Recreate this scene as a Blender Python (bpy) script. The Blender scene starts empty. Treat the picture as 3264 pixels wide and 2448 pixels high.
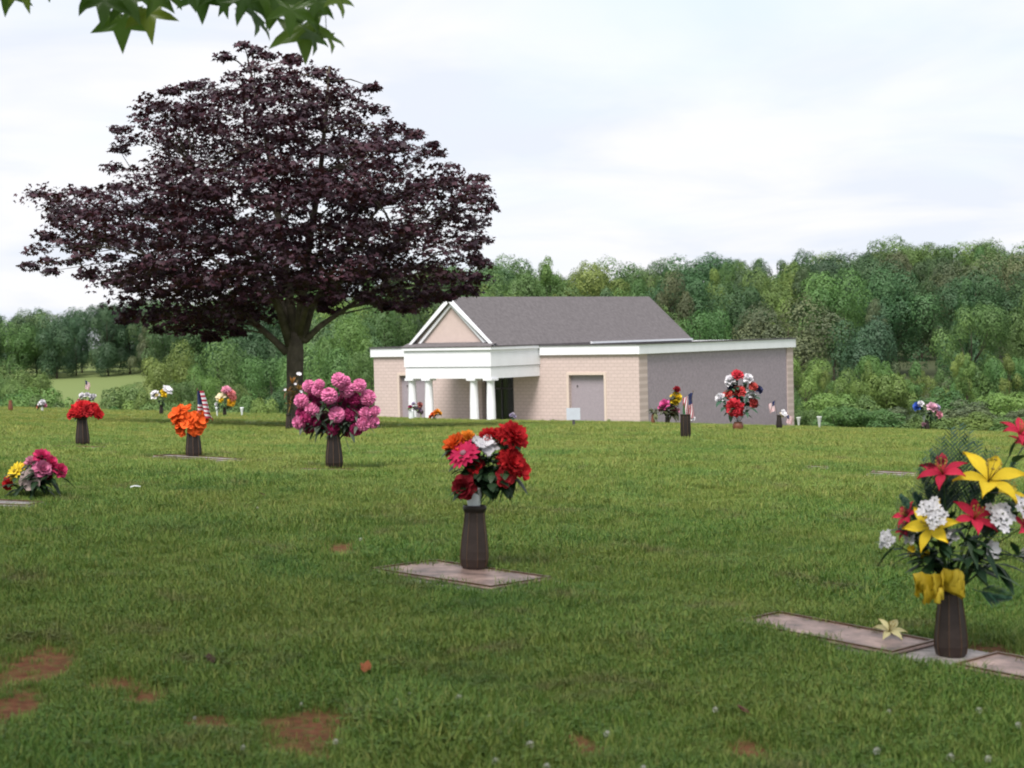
import bpy, math, random
import numpy as np
from mathutils import Vector, Matrix, Euler
R = math.radians
sc = bpy.context.scene
col = sc.collection
random.seed(7)
rng = np.random.default_rng(7)

# ------------------------------------------------------------------ camera
ZC = 1.5                      # eye height above the ground underfoot
FPX = 6000.0                  # focal length in pixels of the 3264 px wide photograph
HOR = 1045.0                  # true horizon in the middle of the photograph
cam_d = bpy.data.cameras.new('camera'); cam = bpy.data.objects.new('camera', cam_d); col.objects.link(cam)
cam_d.sensor_width = 36.0; cam_d.lens = 36.0 * FPX / 3264.0
cam_d.clip_start = 0.05; cam_d.clip_end = 9000
CM = (Matrix.Rotation(R(90) - math.atan((1224 - HOR) / FPX), 3, 'X') @ Matrix.Rotation(R(-1.3), 3, 'Z'))
cam.matrix_world = Matrix.Translation((0, 0, ZC)) @ CM.to_4x4()
cam_d.dof.use_dof = True; cam_d.dof.focus_distance = 17.0; cam_d.dof.aperture_fstop = 6.3
sc.camera = cam

# ------------------------------------------------------------------ world, sun, exposure
SUN_EL, SUN_AZ = R(57), R(200)            # azimuth clockwise from +Y: behind and left of the camera
sdir = Vector((math.sin(SUN_AZ) * math.cos(SUN_EL), math.cos(SUN_AZ) * math.cos(SUN_EL), math.sin(SUN_EL)))
EXPO = 1.95
w = bpy.data.worlds.new('World'); sc.world = w; w.use_nodes = True
nt = w.node_tree; nt.nodes.clear()
def wn(t, **k):
    n = nt.nodes.new(t)
    for a, b in k.items(): setattr(n, a, b)
    return n
def link(a, b): nt.links.new(a, b)
out = wn('ShaderNodeOutputWorld'); bg = wn('ShaderNodeBackground'); bg.inputs['Strength'].default_value = 0.10
sky = wn('ShaderNodeTexSky', sky_type='NISHITA'); sky.sun_disc = False
sky.sun_elevation = SUN_EL; sky.sun_rotation = SUN_AZ; sky.air_density = 1.0; sky.dust_density = 2.0
tc = wn('ShaderNodeTexCoord'); sep = wn('ShaderNodeSeparateXYZ'); link(tc.outputs['Generated'], sep.inputs[0])
mz = wn('ShaderNodeMath', operation='MAXIMUM'); link(sep.outputs['Z'], mz.inputs[0]); mz.inputs[1].default_value = 0.0
az = wn('ShaderNodeMath', operation='ADD'); link(mz.outputs[0], az.inputs[0]); az.inputs[1].default_value = 0.16
dx = wn('ShaderNodeMath', operation='DIVIDE'); link(sep.outputs['X'], dx.inputs[0]); link(az.outputs[0], dx.inputs[1])
dy = wn('ShaderNodeMath', operation='DIVIDE'); link(sep.outputs['Y'], dy.inputs[0]); link(az.outputs[0], dy.inputs[1])
cmb = wn('ShaderNodeCombineXYZ'); link(dx.outputs[0], cmb.inputs[0]); link(dy.outputs[0], cmb.inputs[1])
n1 = wn('ShaderNodeTexNoise'); n1.inputs['Scale'].default_value = 1.5; n1.inputs['Detail'].default_value = 5; n1.inputs['Roughness'].default_value = .52; n1.inputs['Distortion'].default_value = .5
n2 = wn('ShaderNodeTexNoise'); n2.inputs['Scale'].default_value = .85; n2.inputs['Detail'].default_value = 4
mp = wn('ShaderNodeMapping'); mp.inputs['Location'].default_value = (5.2, 1.7, 3.0)
link(cmb.outputs[0], n1.inputs['Vector']); link(cmb.outputs[0], mp.inputs[0]); link(mp.outputs[0], n2.inputs['Vector'])
r1 = wn('ShaderNodeValToRGB'); e = r1.color_ramp.elements
e[0].position = .36; e[0].color = (2.22, 2.34, 2.58, 1); e[1].position = .56; e[1].color = (2.60, 2.60, 2.68, 1)
link(n1.outputs['Fac'], r1.inputs[0])
r2 = wn('ShaderNodeValToRGB'); e = r2.color_ramp.elements            # thin places where a little blue shows through
e[0].position = .34; e[0].color = (.42, .42, .42, 1); e[1].position = .54; e[1].color = (.97, .97, .97, 1)
link(n2.outputs['Fac'], r2.inputs[0])
mx = wn('ShaderNodeMix', data_type='RGBA'); link(r2.outputs['Color'], mx.inputs['Factor'])
sks = wn('ShaderNodeMix', data_type='RGBA', blend_type='MIX'); sks.inputs['Factor'].default_value = .86
link(sky.outputs[0], sks.inputs['A']); sks.inputs['B'].default_value = (1.98, 2.26, 2.62, 1)
link(sks.outputs['Result'], mx.inputs['A']); link(r1.outputs['Color'], mx.inputs['B'])
link(mx.outputs['Result'], bg.inputs['Color']); link(bg.outputs[0], out.inputs['Surface'])

sl = bpy.data.lights.new('sun', 'SUN'); sl.energy = 1.5; sl.angle = R(26); sl.color = (1.0, .955, .89)
so = bpy.data.objects.new('sun', sl); col.objects.link(so); so.rotation_euler = sdir.to_track_quat('Z', 'Y').to_euler()
vs = sc.view_settings; vs.view_transform = 'Standard'; vs.look = 'None'; vs.gamma = 1.0; vs.exposure = EXPO; vs.use_curve_mapping = False
sc.cycles.filter_width = 1.9
sc.cycles.max_bounces = 5; sc.cycles.diffuse_bounces = 3; sc.cycles.transparent_max_bounces = 8
sc.cycles.use_denoising = True

# ------------------------------------------------------------------ pixel helpers and ground height
def ray(px, py):
    d = CM @ Vector(((px - 1632) / FPX, -(py - 1224) / FPX, -1.0))
    return d / d.y
def at(px, py, Y):
    d = ray(px, py); return Vector((d.x * Y, Y, ZC + d.z * Y))
_ys = np.arange(-30, 70, .25)
def _tab(k):
    v = np.interp(_ys, [a for a, b in k], [b for a, b in k]); ker = np.hanning(13); ker /= ker.sum()
    p = np.pad(v, 6, mode='edge'); return np.convolve(p, ker, 'valid')
CL = _tab([(-30, 1.5), (0, 1.5), (5.5, 1.03), (7, .86), (8.6, .71), (12.7, .42), (15, .36), (21, .32), (37, .26), (48, .10), (58, 0), (70, .1)])
CR = _tab([(-30, 1.5), (0, 1.5), (5.5, 1.03), (7, .86), (8.6, .71), (12.7, .42), (15, .32), (21.6, .17), (30, .09), (44, 0), (52, .03), (70, .5)])
FL = [(55, -2.0), (80, -3.6), (105, -4.9), (125, -6.2), (150, -8), (250, -9.6), (295, -9.4), (345, -6.0), (420, -3.2), (600, -3), (1200, -12), (6000, -60)]
FR = [(55, -2.2), (80, -4.7), (105, -5.6), (128, -6.6), (150, -8.3), (172, -8.6), (250, -4.2), (350, .8), (420, 2.2), (600, 0), (1200, -12), (6000, -60)]
def sstep(a, b, x): t = np.clip((x - a) / (b - a), 0, 1); return t * t * (3 - 2 * t)
BX, BY = 7.1, 105.0                       # near corner of the mausoleum
TH = R(38)
def bl(x, y): return BX + math.cos(TH) * x + math.sin(TH) * y, BY - math.sin(TH) * x + math.cos(TH) * y
BCX, BCY = bl(-10, 6)
def G(X, Y):
    X = np.asarray(X, float); Y = np.asarray(Y, float)
    u = np.clip(X / np.maximum(Y, 4.0), -.6, .6)
    cl = np.interp(Y, _ys, CL); cr = np.interp(Y, _ys, CR)
    t = sstep(-.10, .07, u); c = cl * (1 - t) + cr * t
    Yp = np.maximum(Y, -4); Xc = np.clip(X, -40, 40)
    near = ZC - .0489 * np.maximum(Yp, 0) - .049 * Xc - c
    near = near + .012 * np.sin(X * 1.7 + .6 * Y) * np.cos(Y * 1.3 - .4 * X) * sstep(3, 8, Y)
    fl = np.interp(Y, [a for a, b in FL], [b for a, b in FL]); fr = np.interp(Y, [a for a, b in FR], [b for a, b in FR])
    t2 = sstep(-.13, .03, u); far = fl * (1 - t2) + fr * t2
    far = far + .6 * np.sin(X * .021 + 1) * np.sin(Y * .017) * sstep(130, 260, Y)
    k = sstep(54, 84, Y); z = near * (1 - k) + far * k
    d = np.hypot(X - BCX, Y - BCY); p = 1 - sstep(15, 24, d)
    return z * (1 - p) + np.minimum(z, -5.35) * p
def g(x, y): return float(G(x, y))
def hit(px, py):
    d = ray(px, py); Y = 4.0
    while Y < 400:
        if ZC + d.z * Y <= g(d.x * Y, Y): break
        Y += .02 if Y < 60 else .25
    return Vector((d.x * Y, Y, g(d.x * Y, Y)))

# ------------------------------------------------------------------ object helpers
def tag(o, label=None, cat=None, group=None, kind=None):
    if label: o['label'] = label
    if cat: o['category'] = cat
    if group: o['group'] = group
    if kind: o['kind'] = kind
    return o
def empty(name, loc=(0, 0, 0), rz=0.0, label=None, cat=None, group=None):
    o = bpy.data.objects.new(name, None); col.objects.link(o); o.location = loc; o.rotation_euler = (0, 0, rz)
    o.empty_display_size = .1
    return tag(o, label, cat, group)
class MB:
    def __init__(s): s.v = []; s.f = []; s.m = []; s.c = []
    def add(s, verts, faces, mat=0, c=None):
        b = len(s.v); s.v += [tuple(v) for v in verts]
        s.f += [tuple(b + i for i in f) for f in faces]; s.m += [mat] * len(faces)
        s.c += [random.random() if c is None else c] * len(faces)
    def box(s, lo, hi, mat=0):
        x0, y0, z0 = lo; x1, y1, z1 = hi
        s.add([(x0,y0,z0),(x1,y0,z0),(x1,y1,z0),(x0,y1,z0),(x0,y0,z1),(x1,y0,z1),(x1,y1,z1),(x0,y1,z1)],
              [(0,3,2,1),(4,5,6,7),(0,1,5,4),(1,2,6,5),(2,3,7,6),(3,0,4,7)], mat)
    def lathe(s, prof, n=16, mat=0, off=(0, 0, 0), cap=True, ph=0.0):
        vs = []; fs = []
        for r, z in prof:
            for i in range(n):
                a = 2 * math.pi * i / n + ph; vs.append((off[0] + r * math.cos(a), off[1] + r * math.sin(a), off[2] + z))
        for k in range(len(prof) - 1):
            for i in range(n):
                j = (i + 1) % n; fs.append((k*n+i, k*n+j, (k+1)*n+j, (k+1)*n+i))
        if cap: fs.append(tuple(range(n - 1, -1, -1))); fs.append(tuple((len(prof)-1)*n + i for i in range(n)))
        s.add(vs, fs, mat)
    def tube(s, pts, rad, n=6, mat=0):
        pts = [Vector(p) for p in pts]; L = len(pts); vs = []; fs = []
        for i, p in enumerate(pts):
            d = (pts[min(i+1, L-1)] - pts[max(i-1, 0)])
            if d.length < 1e-9: d = Vector((0, 0, 1))
            d.normalize(); a = d.orthogonal().normalized() if i == 0 else (a - d * a.dot(d)).normalized()
            b = d.cross(a); r = rad[i] if hasattr(rad, '__len__') else rad
            for k in range(n):
                t = 2 * math.pi * k / n; vs.append(p + (a * math.cos(t) + b * math.sin(t)) * r)
        for i in range(L - 1):
            for k in range(n):
                j = (k + 1) % n; fs.append((i*n+k, i*n+j, (i+1)*n+j, (i+1)*n+k))
        fs.append(tuple(range(n - 1, -1, -1))); fs.append(tuple((L-1)*n + k for k in range(n)))
        s.add(vs, fs, mat)
    def xf(s, M, start=0):
        for i in range(start, len(s.v)): s.v[i] = tuple(M @ Vector(s.v[i]))
    def build(s, name, mats, parent=None, smooth=False, loc=None):
        me = bpy.data.meshes.new(name); me.from_pydata(s.v, [], s.f)
        if not isinstance(mats, (list, tuple)): mats = [mats]
        for m in mats: me.materials.append(m)
        if len(mats) > 1: me.polygons.foreach_set('material_index', s.m)
        at_ = me.attributes.new('vary', 'FLOAT', 'FACE'); at_.data.foreach_set('value', s.c)
        if smooth: me.polygons.foreach_set('use_smooth', [True] * len(s.f))
        me.update()
        o = bpy.data.objects.new(name, me); col.objects.link(o)
        if parent: o.parent = parent
        if loc is not None: o.location = loc
        return o
def np_mesh(name, V, F, mats, vary=None, parent=None, smooth=False):
    V = np.ascontiguousarray(V, np.float32); F = np.ascontiguousarray(F, np.int32); nf, k = F.shape
    me = bpy.data.meshes.new(name); me.vertices.add(len(V)); me.vertices.foreach_set('co', V.ravel())
    me.loops.add(nf * k); me.loops.foreach_set('vertex_index', F.ravel())
    me.polygons.add(nf); me.polygons.foreach_set('loop_start', np.arange(nf, dtype=np.int32) * k)
    me.materials.append(mats)
    if vary is not None:
        a = me.attributes.new('vary', 'FLOAT', 'FACE'); a.data.foreach_set('value', np.ascontiguousarray(vary, np.float32))
    me.update(calc_edges=True); me.validate()
    if smooth: me.polygons.foreach_set('use_smooth', np.ones(nf, bool))
    o = bpy.data.objects.new(name, me); col.objects.link(o)
    if parent: o.parent = parent
    return o

# ------------------------------------------------------------------ materials
class MN:
    def __init__(s, name):
        s.m = bpy.data.materials.new(name); s.m.use_nodes = True; s.t = s.m.node_tree
        s.b = s.t.nodes['Principled BSDF']; s.o = s.t.nodes['Material Output']
    def n(s, t, **k):
        x = s.t.nodes.new(t)
        for a, b in k.items(): setattr(x, a, b)
        return x
    def l(s, a, b): s.t.links.new(a, b)
    def noise(s, scale, detail=4, rough=.55, vec=None, dist=0.0):
        x = s.n('ShaderNodeTexNoise'); x.inputs['Scale'].default_value = scale; x.inputs['Detail'].default_value = detail
        x.inputs['Roughness'].default_value = rough; x.inputs['Distortion'].default_value = dist
        if vec is not None: s.l(vec, x.inputs['Vector'])
        return x.outputs['Fac']
    def ramp(s, fac, stops):
        x = s.n('ShaderNodeValToRGB'); e = x.color_ramp.elements
        while len(e) < len(stops): e.new(.5)
        for q, (p, c) in zip(e, stops): q.position = p; q.color = (*c, 1) if len(c) == 3 else c
        s.l(fac, x.inputs[0]); return x.outputs['Color']
    def mix(s, f, a, b, mode='MIX'):
        x = s.n('ShaderNodeMix', data_type='RGBA', blend_type=mode)
        for k, v in (('Factor', f), ('A', a), ('B', b)):
            if isinstance(v, (int, float)): x.inputs[k].default_value = v
            elif isinstance(v, tuple): x.inputs[k].default_value = (*v, 1)
            else: s.l(v, x.inputs[k])
        return x.outputs['Result']
    def pos(s): return s.n('ShaderNodeNewGeometry').outputs['Position']
    def obj(s): return s.n('ShaderNodeTexCoord').outputs['Object']
    def attr(s, name): x = s.n('ShaderNodeAttribute'); x.attribute_name = name; return x.outputs['Fac']
    def bump(s, h, strength=.3, dist=.01):
        x = s.n('ShaderNodeBump'); x.inputs['Strength'].default_value = strength; x.inputs['Distance'].default_value = dist
        s.l(h, x.inputs['Height']); s.l(x.outputs[0], s.b.inputs['Normal'])
    def colr(s, c):
        if isinstance(c, tuple): s.b.inputs['Base Color'].default_value = (*c, 1)
        else: s.l(c, s.b.inputs['Base Color'])
    def rough(s, v, spec=.5, metal=0.0):
        s.b.inputs['Roughness'].default_value = v; s.b.inputs['Specular IOR Level'].default_value = spec; s.b.inputs['Metallic'].default_value = metal
    def translucent(s, c, f):
        tr = s.n('ShaderNodeBsdfTranslucent'); mx_ = s.n('ShaderNodeMixShader'); mx_.inputs[0].default_value = f
        if isinstance(c, tuple): tr.inputs['Color'].default_value = (*c, 1)
        else: s.l(c, tr.inputs['Color'])
        s.l(s.b.outputs[0], mx_.inputs[1]); s.l(tr.outputs[0], mx_.inputs[2]); s.l(mx_.outputs[0], s.o.inputs['Surface'])

def speckle(name, c, var=.25, scale=6, rough=.7, spec=.4, metal=0.0, bump=.15, bscale=60, bd=.004):
    m = MN(name); p = m.obj(); a = tuple(x * (1 - var) for x in c); b = tuple(min(1, x * (1 + var)) for x in c)
    m.colr(m.ramp(m.noise(scale, 6, .65, p), [(.3, a), (.7, b)])); m.rough(rough, spec, metal)
    if bump: m.bump(m.noise(bscale, 4, .6, p), bump, bd)
    return m.m
def leaf_mat(name, c1, c2, c3=None, trans=.3, rough=.5, objvar=.0, spec=.4):
    m = MN(name); v = m.attr('vary'); stops = [(0, c1), (.6, c2), (1, c3 or c2)]
    cc = m.ramp(v, stops)
    if objvar:
        oi = m.n('ShaderNodeObjectInfo'); hs = m.n('ShaderNodeHueSaturation')
        mr = m.n('ShaderNodeMapRange'); mr.inputs['To Min'].default_value = 1 - objvar; mr.inputs['To Max'].default_value = 1 + objvar
        m.l(oi.outputs['Random'], mr.inputs[0]); m.l(mr.outputs[0], hs.inputs['Value'])
        mr2 = m.n('ShaderNodeMapRange'); mr2.inputs['To Min'].default_value = .475; mr2.inputs['To Max'].default_value = .525
        wnz = m.n('ShaderNodeMath', operation='FRACT'); mm = m.n('ShaderNodeMath', operation='MULTIPLY'); mm.inputs[1].default_value = 7.31
        m.l(oi.outputs['Random'], mm.inputs[0]); m.l(mm.outputs[0], wnz.inputs[0]); m.l(wnz.outputs[0], mr2.inputs[0]); m.l(mr2.outputs[0], hs.inputs['Hue'])
        m.l(cc, hs.inputs['Color']); cc = hs.outputs[0]
    m.colr(cc); m.rough(rough, spec); m.translucent(cc, trans)
    return m.m
_pm = {}
def petal(c, trans=.22):
    if c not in _pm:
        m = MN('petal'); v = m.attr('vary')
        cc = m.ramp(v, [(0, tuple(x * .72 for x in c)), (1, tuple(min(1, x * 1.15 + .01) for x in c))])
        m.colr(cc); m.rough(.75, .2); m.translucent(cc, trans); _pm[c] = m.m
    return _pm[c]

# ground ------------------------------------------------------------
SOIL = []   # (x, y, rx, ry, strength)
for px, py, rx, ry in [(105, 2132, .17, .17), (35, 2265, .13, .13), (1005, 2335, .18, .15), (900, 2318, .08, .06), (1865, 2405, .07, .06),
                       (650, 2312, .10, .05), (1835, 2375, .06, .05), (3170, 2086, .16, .10), (2950, 2062, .05, .04), (480, 2230, .10, .06), (2390, 2400, .09, .05), (1090, 1752, .12, .12), (360, 2190, .12, .06)]:
    h = hit(px, py); SOIL.append((h.x, h.y, rx, ry))
def soil_at(X, Y):
    m = np.zeros_like(X)
    for x, y, rx, ry in SOIL:
        q = np.hypot((X - x) / rx, (Y - y) / (ry * 2.6)) + .28 * np.sin(X * 31 + 3 * np.sin(Y * 17)) * np.sin(Y * 23 + 2 * np.sin(X * 19)); m = np.maximum(m, 1 - sstep(.45, 1.3, q))
    return m
gm = MN('ground'); P = gm.pos()
nz_big = gm.noise(.55, 5, .6, P); nz_s = gm.noise(9, 5, .65, P); nz_m = gm.noise(2.3, 4, .6, P)
grass_c = gm.ramp(nz_s, [(.28, (.036, .055, .016)), (.5, (.085, .122, .028)), (.72, (.155, .17, .05))])
far_c = gm.ramp(nz_big, [(.3, (.10, .142, .034)), (.7, (.16, .185, .05))])
cd = gm.n('ShaderNodeSeparateXYZ'); gm.l(P, cd.inputs[0])
mr = gm.n('ShaderNodeMapRange'); mr.inputs['From Min'].default_value = 14; mr.inputs['From Max'].default_value = 40; gm.l(cd.outputs['Y'], mr.inputs[0])
gc = gm.mix(mr.outputs[0], grass_c, gm.mix(.45, grass_c, far_c))
mr3 = gm.n('ShaderNodeMapRange'); mr3.inputs['From Min'].default_value = 130; mr3.inputs['From Max'].default_value = 180; gm.l(cd.outputs['Y'], mr3.inputs[0])
gc = gm.mix(mr3.outputs[0], gc, (.135, .172, .062))
wf = gm.n('ShaderNodeMath', operation='MULTIPLY_ADD'); gm.l(cd.outputs['Y'], wf.inputs[0]); wf.inputs[1].default_value = .10; gm.l(cd.outputs['X'], wf.inputs[2])
mr4 = gm.n('ShaderNodeMapRange'); mr4.inputs['From Min'].default_value = 0; mr4.inputs['From Max'].default_value = 6; gm.l(wf.outputs[0], mr4.inputs[0])
mr5 = gm.n('ShaderNodeMapRange'); mr5.inputs['From Min'].default_value = 126; mr5.inputs['From Max'].default_value = 138; gm.l(cd.outputs['Y'], mr5.inputs[0])
wm = gm.n('ShaderNodeMath', operation='MULTIPLY'); gm.l(mr4.outputs[0], wm.inputs[0]); gm.l(mr5.outputs[0], wm.inputs[1])
gc = gm.mix(wm.outputs[0], gc, (.050, .060, .030))        # leaf litter of the wood
soil_c = gm.ramp(gm.noise(22, 6, .7, P), [(.3, (.072, .027, .015)), (.55, (.15, .056, .029)), (.8, (.24, .125, .07))])
sm_ = gm.n('ShaderNodeMath', operation='MULTIPLY'); gm.l(gm.attr('soil'), sm_.inputs[0]); gm.l(gm.ramp(gm.noise(34, 5, .7, P), [(.36, (.35, .35, .35)), (.52, (1, 1, 1))]), sm_.inputs[1])
gc = gm.mix(sm_.outputs[0], gc, soil_c)
gm.colr(gc); gm.rough(.95, .12); gm.bump(gm.noise(30, 5, .7, P), .6, .02)
def axis(lo, hi, n, k):
    t = np.linspace(-1, 1, n); s = np.sinh(k * t) / math.sinh(k); return np.where(s < 0, -s * lo, s * hi)
XS = np.concatenate([-np.geomspace(4200, 3.6, 80)[:-1], np.linspace(-3.6, 3.6, 145), np.geomspace(3.6, 4200, 80)[1:]])
YS = np.concatenate([np.linspace(-60, 4, 24)[:-1], np.linspace(4, 9, 110)[:-1], np.linspace(9, 20, 80)[:-1], np.linspace(20, 66, 120)[:-1], np.geomspace(66, 7000, 130)])
GX, GY = np.meshgrid(XS, YS); GZ = G(GX, GY)
V = np.stack([GX, GY, GZ], -1).reshape(-1, 3); nx = len(XS); ny = len(YS)
I = np.arange(nx * ny).reshape(ny, nx); Fq = np.stack([I[:-1, :-1], I[:-1, 1:], I[1:, 1:], I[1:, :-1]], -1).reshape(-1, 4)
go = np_mesh('ground', V, Fq, gm.m, smooth=True)
sa = go.data.attributes.new('soil', 'FLOAT', 'POINT'); sa.data.foreach_set('value', soil_at(GX, GY).ravel().astype(np.float32))
tag(go, kind='structure')

# ------------------------------------------------------------------ mausoleum
M_brick = MN('tan_block'); o_ = M_brick.obj()
bt = M_brick.n('ShaderNodeTexBrick'); bt.offset = .5
mpb = M_brick.n('ShaderNodeMapping'); mpb.inputs['Rotation'].default_value = (R(90), 0, 0); M_brick.l(o_, mpb.inputs[0])
M_brick.l(mpb.outputs[0], bt.inputs['Vector'])
bt.inputs['Color1'].default_value = (.555, .445, .425, 1); bt.inputs['Color2'].default_value = (.51, .41, .39, 1); bt.inputs['Mortar'].default_value = (.40, .315, .29, 1)
bt.inputs['Scale'].default_value = 1.0; bt.inputs['Mortar Size'].default_value = .022; bt.inputs['Brick Width'].default_value = .42; bt.inputs['Row Height'].default_value = .2; bt.inputs['Mortar Smooth'].default_value = .3
M_brick.colr(M_brick.mix(.30, bt.outputs['Color'], M_brick.ramp(M_brick.noise(3, 5, .7, o_), [(.3, (.48, .385, .365)), (.7, (.575, .465, .445))])))
M_brick.bump(bt.outputs['Fac'], -.4, .01); M_brick.rough(.9, .2); M_brick = M_brick.m
M_white = speckle('white_paint', (.75, .755, .80), .04, 2, .45, .4, bump=.05)
M_granite = speckle('mauve_granite', (.284, .234, .274), .20, 7, .42, .5, bump=.04)
M_granite_lt = speckle('grey_granite', (.30, .26, .295), .10, 12, .4, .5, bump=.03)
M_stucco = speckle('peach_stucco', (.52, .415, .39), .06, 3, .9, .2, bump=.1)
M_roof = speckle('grey_shingle', (.112, .101, .106), .22, 5, .9, .25, bump=.5, bscale=14, bd=.03)
M_dark = speckle('dark_roof', (.07, .065, .07), .2, 4, .8, .3)
M_glass = MN('dark_glass'); M_glass.colr((.012, .016, .016)); M_glass.rough(.08, .5); M_glass = M_glass.m
M_trim = speckle('tan_trim', (.58, .475, .42), .05, 3, .8, .3, bump=.05)

LF, LS, BZ = 19.9, 17.3, -4.42
ZW, ZF = 4.30, 4.83            # wall top, fascia top above the floor
mau = empty('mausoleum', (BX, BY, BZ), -TH, 'tan block mausoleum with white columned portico and grey gabled roof', 'building')
wb = MB(); T = .5
PT = 3.14                      # head of the recesses
for a, b in [(-LF, -17.8), (-15.7, -11.3), (-8.9, -4.86), (-2.4, 0)]: wb.box((a, 0, -1.6), (b, T, PT))
wb.box((-LF, 0, PT), (0, T, ZW))
wb.box((-.5, T, -1.6), (0, .85, ZW)); wb.box((-.5, LS - .75, -1.6), (0, LS, ZW))
wb.box((-LF, T, -1.6), (-LF + .5, LS, ZW)); wb.box((-LF + .5, LS - .5, -1.6), (-.5, LS, ZW))
wb.build('wall', M_brick, mau)
for a, b, nm in [(-17.8, -15.7, 'crypt_panel'), (-4.86, -2.4, 'crypt_panel')]:
    p = MB(); p.box((a, .22, -1.6), (b, .4, PT)); po = p.build(nm, M_granite_lt, mau)
    t = MB(); t.box((a - .16, -.035, -1.6), (a - .001, .0, PT + .16)); t.box((b + .001, -.035, -1.6), (b + .16, .0, PT + .16)); t.box((a - .001, -.035, PT + .001), (b + .001, 0, PT + .16))
    t.build('surround', M_trim, po)
    s = MB(); s.lathe([(.05, 0), (.05, .04)], 10); s.xf(Matrix.Translation((a + .45, .22, 2.5)) @ Matrix.Rotation(R(90), 4, 'X')); s.build('rosette', M_dark, po)
gp = MB(); gp.box((-.38, .85, -1.6), (-.05, LS - .75, ZW)); gp.build('granite_crypt_wall', M_granite, mau)
dd = MB(); dd.box((-11.3, .42, -1.6), (-8.9, .5, PT)); do_ = dd.build('door', M_glass, mau)
fr = MB()
for x in (-11.3, -10.13, -8.98): fr.box((x, .36, -1.6), (x + .08, .42, PT))
fr.box((-11.22, .36, 2.3), (-8.98, .42, 2.38)); fr.build('door_frame', M_dark, do_)
fs = MB(); o = .14
fs.box((-LF - o, -o, ZW), (-13.40, .3, ZF)); fs.box((-6.85, -o, ZW), (o, .3, ZF))
fs.box((o - .44, .3, ZW), (o, LS + o, ZF)); fs.box((-LF - o, .3, ZW), (-LF + .3, LS + o, ZF)); fs.box((-LF + .3, LS - .3, ZW), (o - .44, LS + o, ZF))
fs.build('fascia', M_white, mau)
ck = MB(); ck.box((-LF - o - .06, -o - .06, ZF), (-13.40, .3, ZF + .07)); ck.box((-6.85, -o - .06, ZF), (o + .06, .3, ZF + .07)); ck.box((o - .44, .3, ZF), (o + .06, LS + o + .06, ZF + .07)); ck.box((-LF - o - .06, .3, ZF), (-LF + .3, LS + o + .06, ZF + .07))
ck.build('parapet_cap', M_dark, mau)
rf = MB(); rf.box((-LF + .3, .3, ZW + .2), (o - .44, LS - .3, ZF - .06)); rf.build('flat_roof', M_dark, mau)
# portico
XA, XB, DP = -13.35, -6.9, 4.6
po = MB()
po.box((XA, -DP, 3.77), (XB, .0, 4.72)); po.box((XA + .05, -DP + .05, 3.10), (XB - .05, .0, 3.745)); po.box((XA - .1, -DP - .1, 4.72), (XB + .1, 0, 4.87))
en = po.build('entablature', M_white, mau)
ln = MB(); ln.box((XA + .08, -DP + .08, 3.745), (XB - .08, -.01, 3.77)); ln.build('reveal_line', M_dark, en)
pr = MB(); pr.box((XA - .12, -DP - .12, 4.87), (XB + .12, 1.2, 4.94)); pr.add([(XA - .1, -DP - .1, 4.941), (XB + .1, -DP - .1, 4.941), (XB + .1, -DP + .55, 5.16), (XA - .1, -DP + .55, 5.16)], [(0, 1, 2, 3)])
pr.build('portico_roof', M_roof, mau)
for x in (-13.05, -11.78, -8.42, -7.2):
    c = MB(); y = -DP + .33
    c.lathe([(.265, .16), (.262, .8), (.25, 1.8), (.215, 2.86), (.225, 2.9), (.25, 2.98)], 24, off=(x, y, 0)); co = c.build('column', M_white, mau, True)
    b = MB(); b.lathe([(.34, .0), (.34, .06), (.31, .08), (.31, .13), (.27, .16)], 24, off=(x, y, 0)); b.build('base', M_white, co)
    b = MB(); b.box((x - .31, y - .31, 2.98), (x + .31, y + .31, 3.10)); b.build('capital', M_white, co)
fl = MB(); fl.box((XA - .2, -DP - .2, -1.5), (XB + .2, 0, 0.0)); fl.build('portico_floor', speckle('concrete', (.45, .42, .38)), mau)
# gabled roof over the portico and hall
XM = (XA + XB) / 2; HW = 3.27; Z0 = 5.0; Z1 = 7.78; YG = -DP + .35; YE = 16.3
gw = MB(); gw.add([(XM - HW + .3, YG + .25, Z0 + .1), (XM + HW - .3, YG + .25, Z0 + .1), (XM, YG + .25, Z1 - .2)], [(0, 1, 2)])
gw.build('gable_wall', M_stucco, mau)
gw = MB(); gw.add([(XM + HW - .3, YE - .25, Z0), (XM - HW + .3, YE - .25, Z0), (XM, YE - .25, Z1 - .2)], [(0, 1, 2)]); gw.build('gable_wall', M_stucco, mau)
rr = MB()
for s in (-1, 1):
    x1 = XM + s * HW; th = .16
    q = [(XM, YG, Z1), (x1, YG, Z0 - .05), (x1, YE, Z0 - .05), (XM, YE, Z1)]
    qq = [(a, b, c - th) for a, b, c in q]
    rr.add(q + qq, [(0, 1, 2, 3), (7, 6, 5, 4), (0, 4, 5, 1), (1, 5, 6, 2), (2, 6, 7, 3)])
ro = rr.build('roof', M_roof, mau)
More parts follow.
